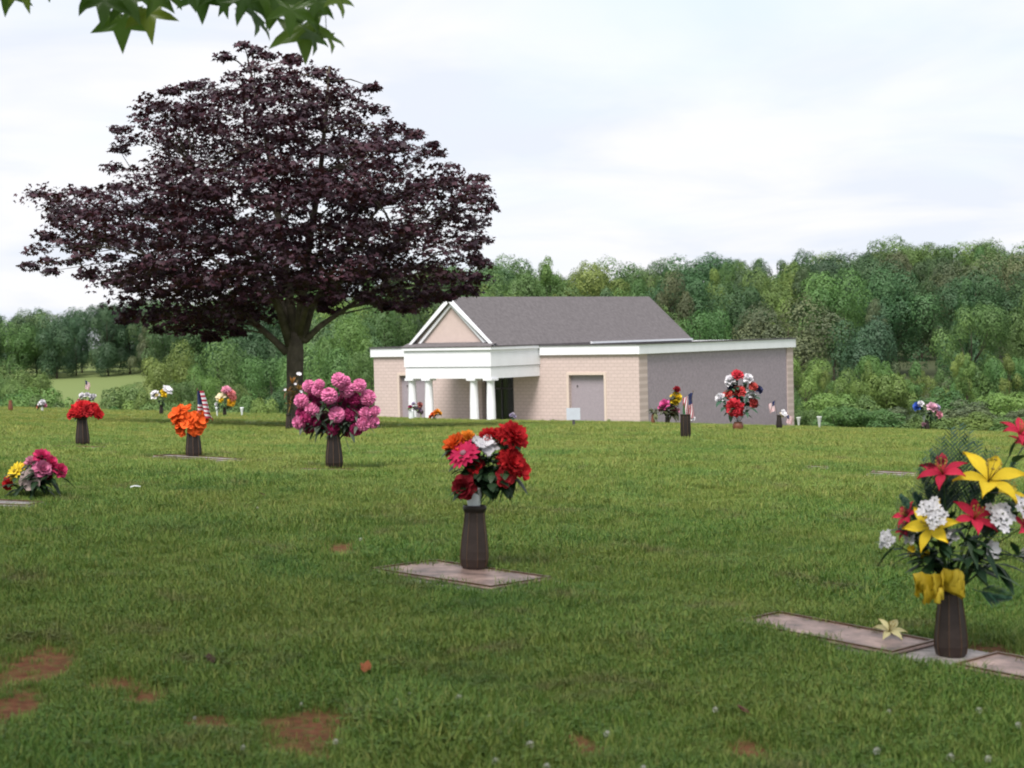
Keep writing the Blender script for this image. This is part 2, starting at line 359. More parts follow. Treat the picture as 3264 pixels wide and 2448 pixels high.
for k, (yy, dd_) in enumerate(((YG, -.06),)):
    for s in (-1, 1):
        rk = MB(); x1 = XM + s * (HW + .02); z1 = Z0 - .08; zt = Z1 + .02; wd = .34
        y0, y1 = sorted((yy, yy + dd_))
        v = [(XM, y0, zt), (x1, y0, z1), (x1, y0, z1 - .06), (XM, y0, zt - wd)]; v += [(a, y1, c) for a, b, c in v]
        v[2] = (x1 - s * .20, y0, z1 - .02); v[6] = (x1 - s * .20, y1, z1 - .02)
        rk.add(v, [(0, 1, 2, 3), (7, 6, 5, 4), (0, 4, 5, 1), (1, 5, 6, 2), (2, 6, 7, 3), (3, 7, 4, 0)]); rk.build('rake_board', M_white, mau)
        rk = MB(); v = [(XM, yy + .12 * (1 if k == 0 else -1), zt - wd - .06), (XM + s * (HW - .52), yy + .12 * (1 if k == 0 else -1), z1 + .02), (XM + s * (HW - .75), yy + .12 * (1 if k == 0 else -1), z1 + .02), (XM, yy + .12 * (1 if k == 0 else -1), zt - wd - .24)]
        v += [(a, b + .1, c) for a, b, c in v]
        rk.add(v, [(0, 1, 2, 3), (7, 6, 5, 4), (0, 4, 5, 1), (1, 5, 6, 2), (2, 6, 7, 3), (3, 7, 4, 0)]); rk.build('inner_rake', M_white, mau)
gt = MB(); gt.box((XM + HW - .02, 5, Z0 - .13), (XM + HW + .13, YE - .1, Z0 - .02)); gt.build('gutter', speckle('gutter_white', (.72, .74, .78), .05), mau)

# ------------------------------------------------------------------ woodland trees
def leaf_cloud(centres, radii, n, size, flat=1.0, up=.25, seed=0, shell=.82):
    """leaf sized quads on and in a set of lobes -> V, F, vary"""
    r = np.random.default_rng(seed); k = len(centres); wts = radii ** 2; idx = r.choice(k, n, p=wts / wts.sum())
    d = r.normal(size=(n, 3)); d /= np.linalg.norm(d, axis=1)[:, None]; d[:, 2] = np.where((d[:, 2] < -.2) & (r.random(n) < .5), -d[:, 2], d[:, 2])
    rad = radii[idx] * (shell + (1 - shell) * 1.25 * r.random(n) ** .7); wob = 1 + .16 * np.sin(d[:, 0] * 7 + idx) * np.sin(d[:, 1] * 6 + 2 * idx)
    p = centres[idx] + d * (rad * wob)[:, None] * np.array([1, 1, flat])
    nrm = d * 1.5 + r.normal(size=(n, 3)) * .30; nrm[:, 2] += up; nrm /= np.linalg.norm(nrm, axis=1)[:, None]
    t = np.cross(nrm, r.normal(size=(n, 3))); t /= np.linalg.norm(t, axis=1)[:, None]; b = np.cross(nrm, t)
    s = size * (.6 + .8 * r.random(n))[:, None]
    Vv = np.stack([p - t * s, p - b * s * .55 + nrm * s * .15, p + t * s, p + b * s * .55 + nrm * s * .15], 1).reshape(-1, 3)
    Ff = np.arange(n * 4).reshape(n, 4)
    return Vv, Ff, np.clip(.22 * r.random(n) + .78 * r.random(k)[idx], 0, 1)
M_bark = speckle('grey_brown_bark', (.055, .044, .035), .35, 8, .95, .1, bump=.6, bscale=12, bd=.03)
GREENS = {
 'mid':   leaf_mat('mid_green_leaf', (0.0630, 0.1248, 0.0345), (0.0958, 0.1752, 0.0460), (0.1310, 0.2160, 0.0575), .25, .6, .20),
 'dark':  leaf_mat('dark_green_leaf', (0.0378, 0.0840, 0.0322), (0.0605, 0.1200, 0.0414), (0.0857, 0.1536, 0.0506), .22, .6, .20),
 'light': leaf_mat('fresh_green_leaf', (0.0983, 0.1680, 0.0391), (0.1411, 0.2232, 0.0506), (0.1827, 0.2640, 0.0644), .28, .6, .15),
 'blue':  leaf_mat('deep_green_leaf', (0.0328, 0.0720, 0.0345), (0.0504, 0.1008, 0.0437), (0.0706, 0.1272, 0.0529), .2, .6, .18),
 'dull':  leaf_mat('brownish_green_leaf', (0.0706, 0.0936, 0.0460), (0.1033, 0.1296, 0.0575), (0.1361, 0.1584, 0.0690), .22, .65, .12),
}
def proto_tree(shape, seed):
    r = np.random.default_rng(seed)
    cs = []; rs = []
    if shape == 'round':
        for i in range(17):
            d = r.normal(size=3); d /= np.linalg.norm(d); q = r.random() ** .35
            cs.append((d[0] * .29 * q, d[1] * .29 * q, .60 + d[2] * .26 * q)); rs.append(r.uniform(.11, .19))
    elif shape == 'oval':
        for i in range(20):
            h = r.random(); wd = .20 * math.sin(math.pi * (.12 + .83 * h)) ** .7; a = r.uniform(0, 6.28); q = r.random() ** .5
            cs.append((wd * q * math.cos(a), wd * q * math.sin(a), .22 + .70 * h)); rs.append(r.uniform(.075, .135))
    elif shape == 'cone':
        for i in range(30):
            h = r.random() ** 1.2; wd = .25 * (1 - h) ** .8 + .02; a = r.uniform(0, 6.28); q = r.random() ** .4
            cs.append((wd * q * math.cos(a), wd * q * math.sin(a), .14 + .78 * h)); rs.append(r.uniform(.05, .105) * (1.15 - .5 * h))
    elif shape == 'loose':
        for i in range(18):
            h = r.random(); wd = .34 * math.sin(math.pi * (.2 + .72 * h)) ** .8; a = r.uniform(0, 6.28); q = r.random() ** .4
            cs.append((wd * q * math.cos(a), wd * q * math.sin(a), .14 + .76 * h)); rs.append(r.uniform(.08, .15))
    elif shape == 'bush':
        for i in range(18):
            a = r.uniform(0, 6.28); q = r.random() ** .5; h = r.random()
            cs.append((.5 * q * math.cos(a), .5 * q * math.sin(a), .18 + .6 * h * (1 - .5 * q))); rs.append(r.uniform(.13, .24))
    cs = np.array(cs); rs = np.array(rs); n = {'bush': 7000}.get(shape, 19000)
    if shape != 'bush':                       # understorey and hanging boughs bring the crown low
        lo = np.array([(r.normal() * .13, r.normal() * .13, r.uniform(.10, .36)) for _ in range(9)]); cs = np.vstack([cs, lo]); rs = np.concatenate([rs, r.uniform(.07, .13, 9)])
    top_ = np.max(cs[:, 2] + rs); cs = cs / top_; rs = rs / top_
    wd_ = np.percentile(np.abs(np.concatenate([cs[:, 0] + rs * np.sign(cs[:, 0]), cs[:, 1] + rs * np.sign(cs[:, 1])])), 93)
    kx = .5 / wd_; cs[:, :2] *= kx; rs = rs * (1 + kx) / 2
    Vv, Ff, va = leaf_cloud(cs, rs, n, {'bush': .024}.get(shape, .0118), 1.0, .3, seed)
    tr = MB(); top = Vector(cs[np.argmax(cs[:, 2])])
    if shape != 'bush':
        tr.tube([(0, 0, -.05), (.004, 0, .05), (.01, .006, .3), (.0, .01, .55), (0, 0, .8)], [.026, .019, .016, .010, .003], 7)
        for i in range(9):
            c = Vector(cs[i]); b = Vector((.004, 0, max(.14, c.z * .55))); mid = b.lerp(c, .5) + Vector((0, 0, -.02)); tr.tube([b, mid, c], [.008, .005, .002], 5)
    else:
        for i in range(7):
            c = Vector(cs[i]); tr.tube([(c.x * .1, c.y * .1, -.05), c * .5, c], [.02, .012, .004], 5)
    return (Vv, Ff, va), tr
_pt = {}
def crown_mesh(shape, var):
    k = (shape, var)
    if k not in _pt:
        (Vv, Ff, va), tr = proto_tree(shape, {'round': 10, 'oval': 20, 'cone': 30, 'loose': 40, 'bush': 50}[shape] + var)
        a = np_mesh('crown', Vv, Ff, GREENS['mid'], va); b = tr.build('trunk', M_bark, None, True)
        _pt[k] = (a.data, b.data); bpy.data.objects.remove(a); bpy.data.objects.remove(b)
    return _pt[k]
def plant_tree(x, y, h, wd, shape, key, name, label, group, cat='tree', z=None):
    cm, tm = crown_mesh(shape, random.randrange(4 if shape == 'round' else 3))
    e_ = empty(name, (x, y, g(x, y) if z is None else z), random.uniform(0, 6.28), label, cat, group)
    e_.scale = (h * wd, h * wd, h)
    t = bpy.data.objects.new('trunk' if shape != 'bush' else 'stems', tm); c = bpy.data.objects.new('crown' if shape != 'bush' else 'foliage', cm)
    for q in (t, c): col.objects.link(q); q.parent = e_
    c.material_slots[0].link = 'OBJECT'; c.material_slots[0].material = GREENS[key]
    return e_
KW = {'mid': 'mid green', 'dark': 'dark green', 'light': 'fresh light green', 'blue': 'very dark green', 'dull': 'dull brownish green'}
SW = {'round': 'round crowned', 'oval': 'tall oval', 'cone': 'pointed cone shaped', 'loose': 'loose spreading'}
random.seed(21)
def px_of(X, Y): return 1632 + FPX * X / Y
# right and middle wooded hillside
def wood(u0, u1, rows, sp, hfun, where, kinds, shapes, grp):
    for Y in rows:
        n = int((u1 - u0) * Y / sp)
        for i in range(n):
            u = u0 + (u1 - u0) * (i + .5 + random.uniform(-.36, .36)) / n; yy = Y + random.uniform(-.4, .4) * 13
            x = u * yy; h = hfun(u, yy) * random.uniform(.86, 1.08)
            k = random.choices(*kinds)[0]; s = random.choices(*shapes)[0]
            wd = {'round': .80, 'oval': .56, 'cone': .54, 'loose': .68}[s] * random.uniform(.88, 1.15)
            plant_tree(x, yy, h, wd, s, k, 'hillside_tree', f'{SW[s]} {KW[k]} tree in the {where}', f'{SW[s]} {KW[k]} trees of the {grp}')
def top_profile(u):   # height of the skyline of the right hill as a slope above the eye
    return float(np.interp(u, [-.13, -.085, -.02, .012, .045, .085, .146, .19, .27, .3], [.022, .028, .033, .034, .025, .034, .038, .041, .035, .034]))
def hr(u, Y):
    t = sstep(155, 330, np.float64(Y)); want = ZC + top_profile(u) * Y - g(u * Y, Y)
    return float(np.clip(8.0 * (1 - t) + want * t, 7.0, 19))
KR = (['mid', 'dark', 'light', 'blue', 'dull'], [46, 22, 17, 6, 9])
wood(-.10, .295, [178, 204, 230, 258, 278], 7.6, lambda u, Y: 11.0 + 2.6 * (Y - 178) / 84, 'wood on the slope behind the mausoleum', KR, (['round', 'oval', 'cone', 'loose'], [46, 24, 14, 16]), 'slope behind the mausoleum')
wood(-.12, .295, [294, 322, 350], 5.8, hr, 'skyline of the hill behind the mausoleum', (['mid', 'dark', 'blue', 'dull', 'light'], [46, 30, 8, 8, 8]), (['round', 'oval', 'loose'], [50, 28, 22]), 'hilltop behind the mausoleum')
wood(.115, .300, [146, 155, 164], 3.4, lambda u, Y: 6.4, 'young growth right of the grey wall', (['light', 'mid', 'dull'], [58, 34, 8]), (['cone', 'loose', 'round'], [40, 40, 20]), 'young growth beside the grey wall')
# left: far dark wood beyond the meadow, nearer pale trees
def hl(u, Y): return ZC + float(np.interp(u, [-.30, -.25, -.20, -.15, -.1], [.0105, .0125, .0165, .020, .026])) * Y - g(u * Y, Y)
wood(-.30, -.10, [350, 366, 384], 4.6, hl, 'dark wood beyond the far meadow', (['dark', 'blue', 'mid'], [46, 30, 24]), (['round', 'oval', 'loose'], [56, 24, 20]), 'wood beyond the far meadow')
NEARL = [ # px centre, px top, Y, px width, shape, kind
 (525, 1095, 128, 230, 'loose', 'light'), (690, 1085, 150, 250, 'round', 'mid'), (640, 1170, 126, 150, 'loose', 'light'), (860, 1140, 140, 220, 'loose', 'mid'), (810, 1070, 190, 230, 'round', 'dark'),
 (1015, 1100, 150, 260, 'round', 'mid'), (1120, 1020, 170, 240, 'round', 'light'), (1090, 990, 210, 280, 'oval', 'mid'), (990, 1010, 215, 260, 'round', 'dark'), (1230, 930, 200, 240, 'round', 'mid'),
 (1330, 900, 230, 260, 'round', 'dark'), (1180, 1120, 140, 170, 'loose', 'mid'), (95, 1190, 118, 200, 'loose', 'light'), (20, 1215, 116, 170, 'round', 'mid'), (185, 1265, 112, 130, 'loose', 'light'),
 (-40, 1150, 150, 200, 'round', 'mid'), (420, 1230, 118, 150, 'round', 'mid'), (740, 1230, 112, 170, 'round', 'mid'), (570, 1215, 115, 160, 'loose', 'mid'), (905, 1230, 116, 160, 'round', 'dark'),
 (760, 960, 260, 260, 'round', 'blue'), (640, 985, 300, 240, 'round', 'dark'), (905, 985, 260, 250, 'oval', 'blue'), (540, 1020, 320, 200, 'round', 'dark'), (470, 1035, 330, 120, 'oval', 'dull')]
for i, (px, py, Y, pw, s, k) in enumerate(NEARL):
    p = at(px, py, Y); z = g(p.x, Y); h = p.z - z; wd = pw * Y / FPX / h
    plant_tree(p.x, Y, h, wd, s, k, 'valley_tree', f'{SW[s]} {KW[k]} tree in the valley behind the maple', f'{SW[s]} {KW[k]} trees in the valley behind the maple')
SHR = [(335, 1275, 100, 90, 'mid'), (395, 1225, 108, 120, 'mid'), (130, 1225, 108, 130, 'light'), (440, 1240, 102, 90, 'light'), (60, 1255, 98, 120, 'light'), (230, 1262, 97, 110, 'light'), (390, 1290, 96, 110, 'mid'), (845, 1262, 92, 80, 'light'), (500, 1275, 100, 120, 'mid'), (615, 1270, 101, 120, 'mid'), (1000, 1270, 100, 150, 'mid'),
       (2760, 1255, 130, 150, 'mid'), (2900, 1280, 128, 160, 'dull'), (3080, 1270, 130, 170, 'dull'), (3200, 1245, 131, 150, 'light'), (2640, 1245, 132, 140, 'light'), (2570, 1300, 128, 80, 'mid'), (3010, 1230, 140, 160, 'mid'), (3255, 1300, 126, 110, 'dull'), (2830, 1180, 145, 130, 'light'), (2680, 1290, 118, 130, 'mid'), (2800, 1300, 118, 150, 'mid'), (2960, 1305, 116, 150, 'mid'), (3120, 1310, 116, 160, 'light'), (3230, 1325, 114, 130, 'mid'), (150, 1250, 96, 120, 'mid'), (10, 1245, 100, 130, 'mid'), (300, 1290, 95, 90, 'mid'), (450, 1270, 104, 130, 'light'), (700, 1270, 104, 140, 'mid'), (780, 1255, 106, 120, 'mid'), (930, 1270, 104, 130, 'mid'), (1100, 1280, 104, 150, 'mid')]
for px, py, Y, pw, k in SHR:
    p = at(px, py, Y); z = g(p.x, Y); h = p.z - z
    wh = 'scrub below the crest behind the maple' if px < 1500 else 'scrub edge right of the grey granite wall'
    plant_tree(p.x, Y, h, pw * 1.25 * Y / FPX / h, 'bush', k, 'scrub_bush', f'{KW[k]} bush in the {wh}', f'{KW[k]} bushes of the {wh}', 'bush')
for lx, lbl, s in ((-5.9, 'small clipped shrub between the portico and the grey crypt panel', .62), (-1.75, 'small clipped shrub between the grey crypt panel and the building corner', .6)):
    x, y = bl(lx, -.75); plant_tree(x, y, 2.0 * s / .62, .62, 'bush', 'mid', 'foundation_shrub', lbl, None, 'shrub')

# ------------------------------------------------------------------ purple maple
def star_leaf(lobes, deep=.45):
    """flat palmate outline, centre lobe along +y, stem at origin; returns verts"""
    pts = []
    ang = {5: [(-118, .66), (-62, .92), (0, 1.0), (62, .92), (118, .66)]}[lobes]
    pts.append((0, -.02))
    for i, (a, r) in enumerate(ang):
        a = -a
        if i:
            am = (ang[i - 1][0] + ang[i][0]) / 2; pts.append((math.sin(R(am)) * deep, math.cos(R(am)) * deep))
        pts.append((math.sin(R(-a)) * r, math.cos(R(-a)) * r))
    return np.array(pts)
TX = hit(945, 1362); TY = TX.y; TREE = TX.copy()
OUT = [(52,415),(110,372),(185,400),(232,262),(300,212),(362,182),(455,150),(460,92),(525,80),(610,92),(692,108),(745,150),(825,160),(832,212),(868,242),(942,300),(1002,345),(1042,366),(1084,436),(1050,475),(1074,512),(1062,550),(1058,625),(1000,645),(905,662),(868,690),(770,640),(715,690),(640,650),(560,715),(440,742),(380,725),(285,705),(236,690),(240,625),(192,590),(262,520),(160,545),(62,612),(52,580),(95,520),(60,470)]
OUT = np.array([[x / .6777, y / .6777] for x, y in OUT])
def inside(px, py):
    c = np.zeros(px.shape, bool); j = len(OUT) - 1
    for i in range(len(OUT)):
        xi, yi = OUT[i]; xj, yj = OUT[j]
        c ^= ((yi > py) != (yj > py)) & (px < (xj - xi) * (py - yi) / (yj - yi + 1e-9) + xi); j = i
    return c
cxp = 930.0; ppm = FPX / TY
r = np.random.default_rng(5)
pads = []
tries = 0
pp = np.stack([r.uniform(70, 1600, 26000), r.uniform(115, 1100, 26000)], 1)
ok = np.ones(len(pp), bool)
for ox, oy in ((0, 0), (-26, 0), (26, 0), (0, -20), (0, 8)): ok &= inside(pp[:, 0] + ox, pp[:, 1] + oy)
pp = pp[ok]
from mathutils import noise as mnoise
# half width of the crown at each height, to give it real depth
hw = {}
for py in range(100, 1120, 10):
    xs = np.linspace(40, 1640, 321); ii = inside(xs, np.full(321, float(py)))
    hw[py] = max(60, (xs[ii].max() - xs[ii].min()) / 2 if ii.any() else 60), ((xs[ii].max() + xs[ii].min()) / 2 if ii.any() else cxp)
Y0 = TY
acc = []
for px, py in pp:
    h_, c_ = hw[int(round(py / 10) * 10) if 100 <= round(py / 10) * 10 < 1120 else 600]
    q = min(1, abs(px - c_) / h_); dep = h_ / ppm * .72 * math.sqrt(max(0, 1 - q * q))
    f = r.random(); sgn = -1 if r.random() < .62 else 1
    yy = sgn * dep * (f ** .45)
    dens = mnoise.noise((px / ppm * .95 + 3.1, yy * .40, py / ppm * 1.75)) + .35 * mnoise.noise((px / ppm * 2.3, yy * .9, py / ppm * 4.0 + 7))
    if dens < -.17 + .14 * (py < 640) - .40 * (py > 840): continue
    acc.append((px, py, yy))
    if len(acc) >= 4200: break
acc = np.array(acc)
# thin out into pads with spacing so that gaps of sky stay between the layers
keep = []
for a in acc:
    p3 = np.array([a[0] / ppm, a[1] / ppm * 1.8, a[2] * .8])
    if all(np.sum((p3 - k) ** 2) > .50 ** 2 for k in keep[-2500:]): keep.append(p3); pads.append(a)
pads = np.array(pads)
PC = np.array([tuple(at(a[0], a[1], Y0)) for a in pads]); PC[:, 1] += pads[:, 2]; PC[:, 0] *= 1.0
npad = len(PC)
nl = 84; N = npad * nl
idx = np.repeat(np.arange(npad), nl)
pr_ = r.uniform(.28, .54, npad)
edge = np.zeros(npad)
for ox, oy in ((-75, 0), (75, 0), (0, -55), (0, 40)): edge += ~inside(pads[:, 0] + ox, pads[:, 1] + oy)
pr_ = np.where(edge > 0, pr_ * np.where(edge > 1, .48, .62), pr_)
d = r.normal(size=(N, 3)); d /= np.linalg.norm(d, axis=1)[:, None]
rad = r.random(N) ** .5
pos = PC[idx] + d * (pr_[idx] * rad)[:, None] * np.array([1.05, 1.05, .42]); 
pos[:, 2] -= .5 * (np.hypot(d[:, 0], d[:, 1]) * pr_[idx] * rad) ** 2
tl = np.arange(N)
nr = np.stack([r.normal(size=N) * .5 + d[:, 0] * .5, r.normal(size=N) * .5 + d[:, 1] * .5, np.abs(r.normal(size=N)) * .55 + .45], 1); nr /= np.linalg.norm(nr, axis=1)[:, None]
yd = d * np.array([1, 1, .2]); yd[:, 2] -= .75; yd -= nr * np.sum(yd * nr, 1)[:, None]; yd += r.normal(size=(N, 3)) * .25; yd /= np.linalg.norm(yd, axis=1)[:, None]
xd = np.cross(yd, nr); xd /= np.linalg.norm(xd, axis=1)[:, None]
LFp = star_leaf(5, .52); k = len(LFp); sz = r.uniform(.038, .098, N)
zz = -.35 * (LFp[:, 0] ** 2) - .25 * (LFp[:, 1] - .3) ** 2
Vl = pos[:, None, :] + sz[:, None, None] * (xd[:, None, :] * LFp[None, :, 0, None] + yd[:, None, :] * LFp[None, :, 1, None] + nr[:, None, :] * zz[None, :, None])
Fl = (np.arange(N)[:, None] * k + np.arange(k)[None, :])
mM = MN('purple_leaf'); v = mM.attr('vary')
cc = mM.ramp(v, [(0, (.016, .0085, .0135)), (.5, (.031, .0125, .0215)), (.85, (.052, .0150, .025)), (1, (.034, .021, .015))])
mM.colr(cc); mM.rough(.6, .3); mM.translucent((.07, .012, .012), .12)
mp_t = empty('purple_maple', tuple(TREE), 0, 'broad purple leaved maple standing on the lawn left of the mausoleum', 'tree')
def inv(o, parent): o.parent = parent; o.matrix_parent_inverse = Matrix.Translation(-Vector(parent.location)); return o
cr = np_mesh('crown', Vl.reshape(-1, 3), Fl, mM.m, np.clip(.6 * r.random(N) + .4 * r.random(npad)[idx], 0, 1)); inv(cr, mp_t)
M_mbark = speckle('maple_bark', (.10, .085, .068), .4, 5, .95, .1, bump=.9, bscale=9, bd=.04)
tk = MB()
def tp(px, py, dy=0.0): return at(px, py, TY + dy) 
base = TREE + Vector((0, 0, -.15))
tk.tube([base, tp(944, 1345), tp(942, 1300), tp(940, 1200), tp(941, 1120), tp(944, 1060)], [.26, .20, .168, .165, .17, .12], 14)
to = tk.build('trunk', M_mbark, None, True); inv(to, mp_t)
stems = [
 ([(916, 1125), (880, 1090), (790, 1010), (690, 930), (560, 860), (440, 800)], -.2, .11), ([(968, 1090), (1020, 1040), (1100, 985), (1210, 910), (1300, 860)], .3, .095),
 ([(925, 1100), (895, 1000), (850, 880), (760, 720), (660, 600), (600, 520)], -1.0, .13), ([(940, 1080), (925, 960), (900, 780), (870, 560), (820, 320), (790, 190)], .6, .14),
 ([(952, 1080), (960, 960), (985, 780), (1020, 560), (1040, 350), (1050, 210)], -.7, .14), ([(962, 1090), (990, 990), (1060, 860), (1160, 720), (1230, 640)], .9, .12),
 ([(930, 1090), (920, 1000), (860, 900), (700, 840), (560, 740), (470, 680)], 1.4, .1), ([(950, 1080), (975, 980), (1080, 900), (1220, 820), (1320, 760)], -1.4, .1)]
sp_pts = []
for pts, dy, r0 in stems:
    b = MB(); L = len(pts); P3 = [tp(x, y, dy * i / (L - 1) * 1.0) for i, (x, y) in enumerate(pts)]
    rr_ = [r0 * .76 * (1 - .84 * i / (L - 1)) for i in range(L)]
    b.tube(P3, rr_, 9); bo = b.build('limb', M_mbark, None, True); inv(bo, mp_t)
    for i in range(1, L):
        for f in (0, .33, .66): sp_pts.append((P3[i - 1].lerp(P3[i], f), rr_[i]))
tw = MB(); spv = np.array([tuple(p) for p, _ in sp_pts])
for c in PC[::2]:
    d2 = np.sum(((spv - c) * np.array([1, 1, 1.3])) ** 2, 1) + np.where(spv[:, 2] > c[2], 3, 0); j = int(np.argmin(d2)); a, ra = sp_pts[j]; c = Vector(c)
    if (c - a).length < .25: continue
    mid = a.lerp(c, .5) + Vector((0, 0, .06 * (c - a).length)); tw.tube([a, mid, c], [min(.03, ra * .6), .014, .005], 4)
two = tw.build('twigs', M_mbark, None); inv(two, mp_t); two['kind'] = 'stuff'

# ------------------------------------------------------------------ sweetgum over the camera
M_sg = leaf_mat('sweetgum_leaf', (.038, .090, .013), (.085, .160, .020), (.17, .23, .026), .5, .38, .0, .5)
sg = empty('sweetgum_tree', (-3.2, -2.2, g(-3.2, -2.2)), 0, 'sweetgum tree with star shaped green leaves hanging in from above', 'tree')
sgt = MB(); bz = g(-3.2, -2.2)
sgt.tube([(-3.2, -2.2, bz - .2), (-3.2, -2.2, bz + .2), (-3.18, -2.2, 1.5), (-3.1, -2.1, 3.2), (-3.0, -2.0, 5.2), (-2.9, -1.8, 8)], [.34, .26, .21, .18, .13, .05], 12)
inv(sgt.build('trunk', M_bark, None, True), sg)
r = np.random.default_rng(11); n = 60000
c = r.normal(size=(n, 3)); c /= np.linalg.norm(c, axis=1)[:, None]; c *= (r.random(n) ** .4)[:, None]
p = c * np.array([7.2, 7.4, 3.2]) + np.array([-3.3, 1.8, 6.0])
lim = ZC + .205 * np.maximum(p[:, 1], 0) + .55
p = p[(p[:, 2] > lim + .15 * np.sin(p[:, 0] * 2)) & (p[:, 2] > 2.9)][:24000]; n = len(p)
nr = r.normal(size=(n, 3)) * .6; nr[:, 2] += .9; nr /= np.linalg.norm(nr, axis=1)[:, None]
yd = r.normal(size=(n, 3)); yd -= nr * np.sum(yd * nr, 1)[:, None]; yd /= np.linalg.norm(yd, axis=1)[:, None]; xd = np.cross(yd, nr)
S5 = star_leaf(5, .36); k = len(S5); sz = r.uniform(.07, .12, n)
Vv = p[:, None, :] + sz[:, None, None] * (xd[:, None] * S5[None, :, 0, None] + yd[:, None] * S5[None, :, 1, None])
so_ = np_mesh('crown', Vv.reshape(-1, 3), np.arange(n * k).reshape(n, k), M_sg, r.random(n)); inv(so_, sg); so_['kind'] = 'stuff'
LD = 6.6                                   # the hanging spray is this far from the camera
bp = [Vector((-3.05, -2.05, 4.3)), Vector((-2.9, .5, 4.0)), Vector((-2.3, 3.6, 3.55)), at(420, -150, LD), at(700, -130, LD), at(980, -70, LD), at(1035, -20, LD)]
br = MB(); br.tube(bp, [.075, .06, .04, .022, .014, .007, .003], 7); bro = br.build('branch', M_bark, None, True); inv(bro, sg)
# leaf centre px, length px, direction of the middle lobe in degrees (0 = down, + to the right), tilt, vary, yaw
LV = [(336, -8, 92, -6, .1, .25, .0), (385, 52, 108, 2, -.15, .55, .1), (470, 30, 98, 8, .2, 1.0, -.1), (30, -40, 88, -10, .1, .5, .2), (75, -38, 74, 12, .1, .85, -.1), (548, -34, 66, 25, .2, .3, .3), (150, -45, 52, 10, .1, .3, .3),
      (645, -24, 98, 0, .15, .12, .0), (780, -16, 90, -16, .1, .1, .1), (742, -30, 86, -30, .1, .1, .3), (865, 2, 88, -8, .2, .6, -.1), (818, 45, 96, 14, 1.25, .2, 1.3), (930, 22, 86, -4, .1, .45, .0), (918, -10, 90, 30, .1, .3, .2),
      (960, 78, 122, 10, .25, .7, .15), (1012, 0, 72, -18, .15, .35, .1), (1040, 100, 84, 28, .9, .8, 1.1), (1075, -10, 66, 24, .5, .8, .8), (1000, 105, 70, 10, .5, .5, .9), (880, -40, 90, 0, .1, .2, 0), (590, -60, 90, 20, .2, .2, .2), (440, -50, 90, 30, .1, .3, .1), (1010, -45, 80, 40, .2, .4, .2), (300, -40, 95, -30, .1, .2, .1), (700, -45, 95, 15, .2, .15, .1), (830, -25, 92, 12, .15, .4, .0), (895, 10, 88, -25, .2, .5, .1), (500, -25, 80, -20, .2, .6, .2), (400, -10, 90, 30, .1, .3, .2), (985, 30, 80, 25, .2, .5, .3)]
for i, (px, py, ln, an, tilt, va, yaw) in enumerate(LV):
    o_c = at(px, py, LD + random.uniform(-.25, .25)); L = ln * 1.10 * LD / FPX
    down = CM @ Vector((math.sin(R(an)), -math.cos(R(an)), 0)); toc = CM @ Vector((0, 0, 1))
    Mr = Matrix((CM @ Vector((math.cos(R(an)), math.sin(R(an)), 0)), down, toc)).transposed()
    Mr = Mr @ Matrix.Rotation(tilt * .6, 3, 'X') @ Matrix.Rotation(yaw * .9, 3, 'Y')
    lm = MB(); P2 = star_leaf(5, .41)
    # each lobe is a pointed, slightly folded blade: fan from the centre
    vs_ = [(0, .12, .05)]; m_ = len(P2)
    for j in range(m_):
        a_ = P2[j]; b_ = P2[(j + 1) % m_]
        jit = .05; vs_.append((a_[0] * 1.02 + random.uniform(-jit, jit), a_[1] + random.uniform(-jit, jit), -.30 * (a_[0] ** 2 + (a_[1] - .2) ** 2) + random.uniform(-.09, .09)))
        mdx, mdy = (a_ + b_) / 2; cx_, cy_ = 0, .15
        bul = 1.06 if j else 1.0
        vs_.append((cx_ + (mdx - cx_) * bul, cy_ + (mdy - cy_) * bul, -.05))
    nn = len(vs_) - 1
    lm.add([Vector(q) * L for q in vs_], [(0, 1 + j, 1 + (j + 1) % nn) for j in range(nn)], 0, va)
    st = len(lm.v); lm.xf(Mr.to_4x4())
    lo = lm.build('leaf', M_sg, None, True); lo.location = o_c
    lo.parent = bro; lo.matrix_parent_inverse = Matrix.Identity(4)
    # petiole up to the branch
    tgt = min((bp[j].lerp(bp[j + 1], f) for j in range(3, 6) for f in (0, .25, .5, .75, 1)), key=lambda q: (q - o_c).length)
    pt = MB(); pt.tube([o_c, o_c.lerp(tgt, .5) + Vector((0, 0, .01)), tgt], [.0016, .0016, .002], 5); q = pt.build('leaf_stalk', M_sg, None)
    q.parent = bro; q.matrix_parent_inverse = Matrix.Identity(4)
bro.matrix_parent_inverse = Matrix.Translation(-Vector(sg.location))
#PART2
# ------------------------------------------------------------------ grave markers and vases
M_bronze = speckle('dark_bronze', (.022, .0155, .0135), .3, 9, .5, .35, .2, bump=.15)
M_bronze2 = speckle('warm_bronze', (.046, .031, .027), .35, 9, .5, .4, .2, bump=.15)
M_rib = speckle('copper_rib', (.12, .066, .036), .35, 12, .45, .5, .4, bump=.1)
M_gbase = speckle('grey_granite_base', (.245, .215, .205), .40, 25, .65, .4, bump=.12, bscale=90, bd=.002)
M_plaque = speckle('weathered_bronze_plaque', (.225, .152, .130), .8, 8, .5, .5, .15, bump=.25, bscale=40)
M_plate2 = speckle('grey_bronze_plaque', (.20, .18, .175), .7, 9, .5, .5, .15, bump=.25, bscale=40)
M_brown = speckle('brown_vase', (.16, .055, .03), .3, 9, .5, .4)
M_pwhite = speckle('white_plastic', (.70, .72, .76), .06, 9, .5, .4, bump=.05)
M_stem = speckle('stem_green', (.03, .065, .018), .3, 10, .7, .3, bump=0)
M_pale = speckle('pale_plastic', (.45, .47, .46), .15, 9, .6, .3)
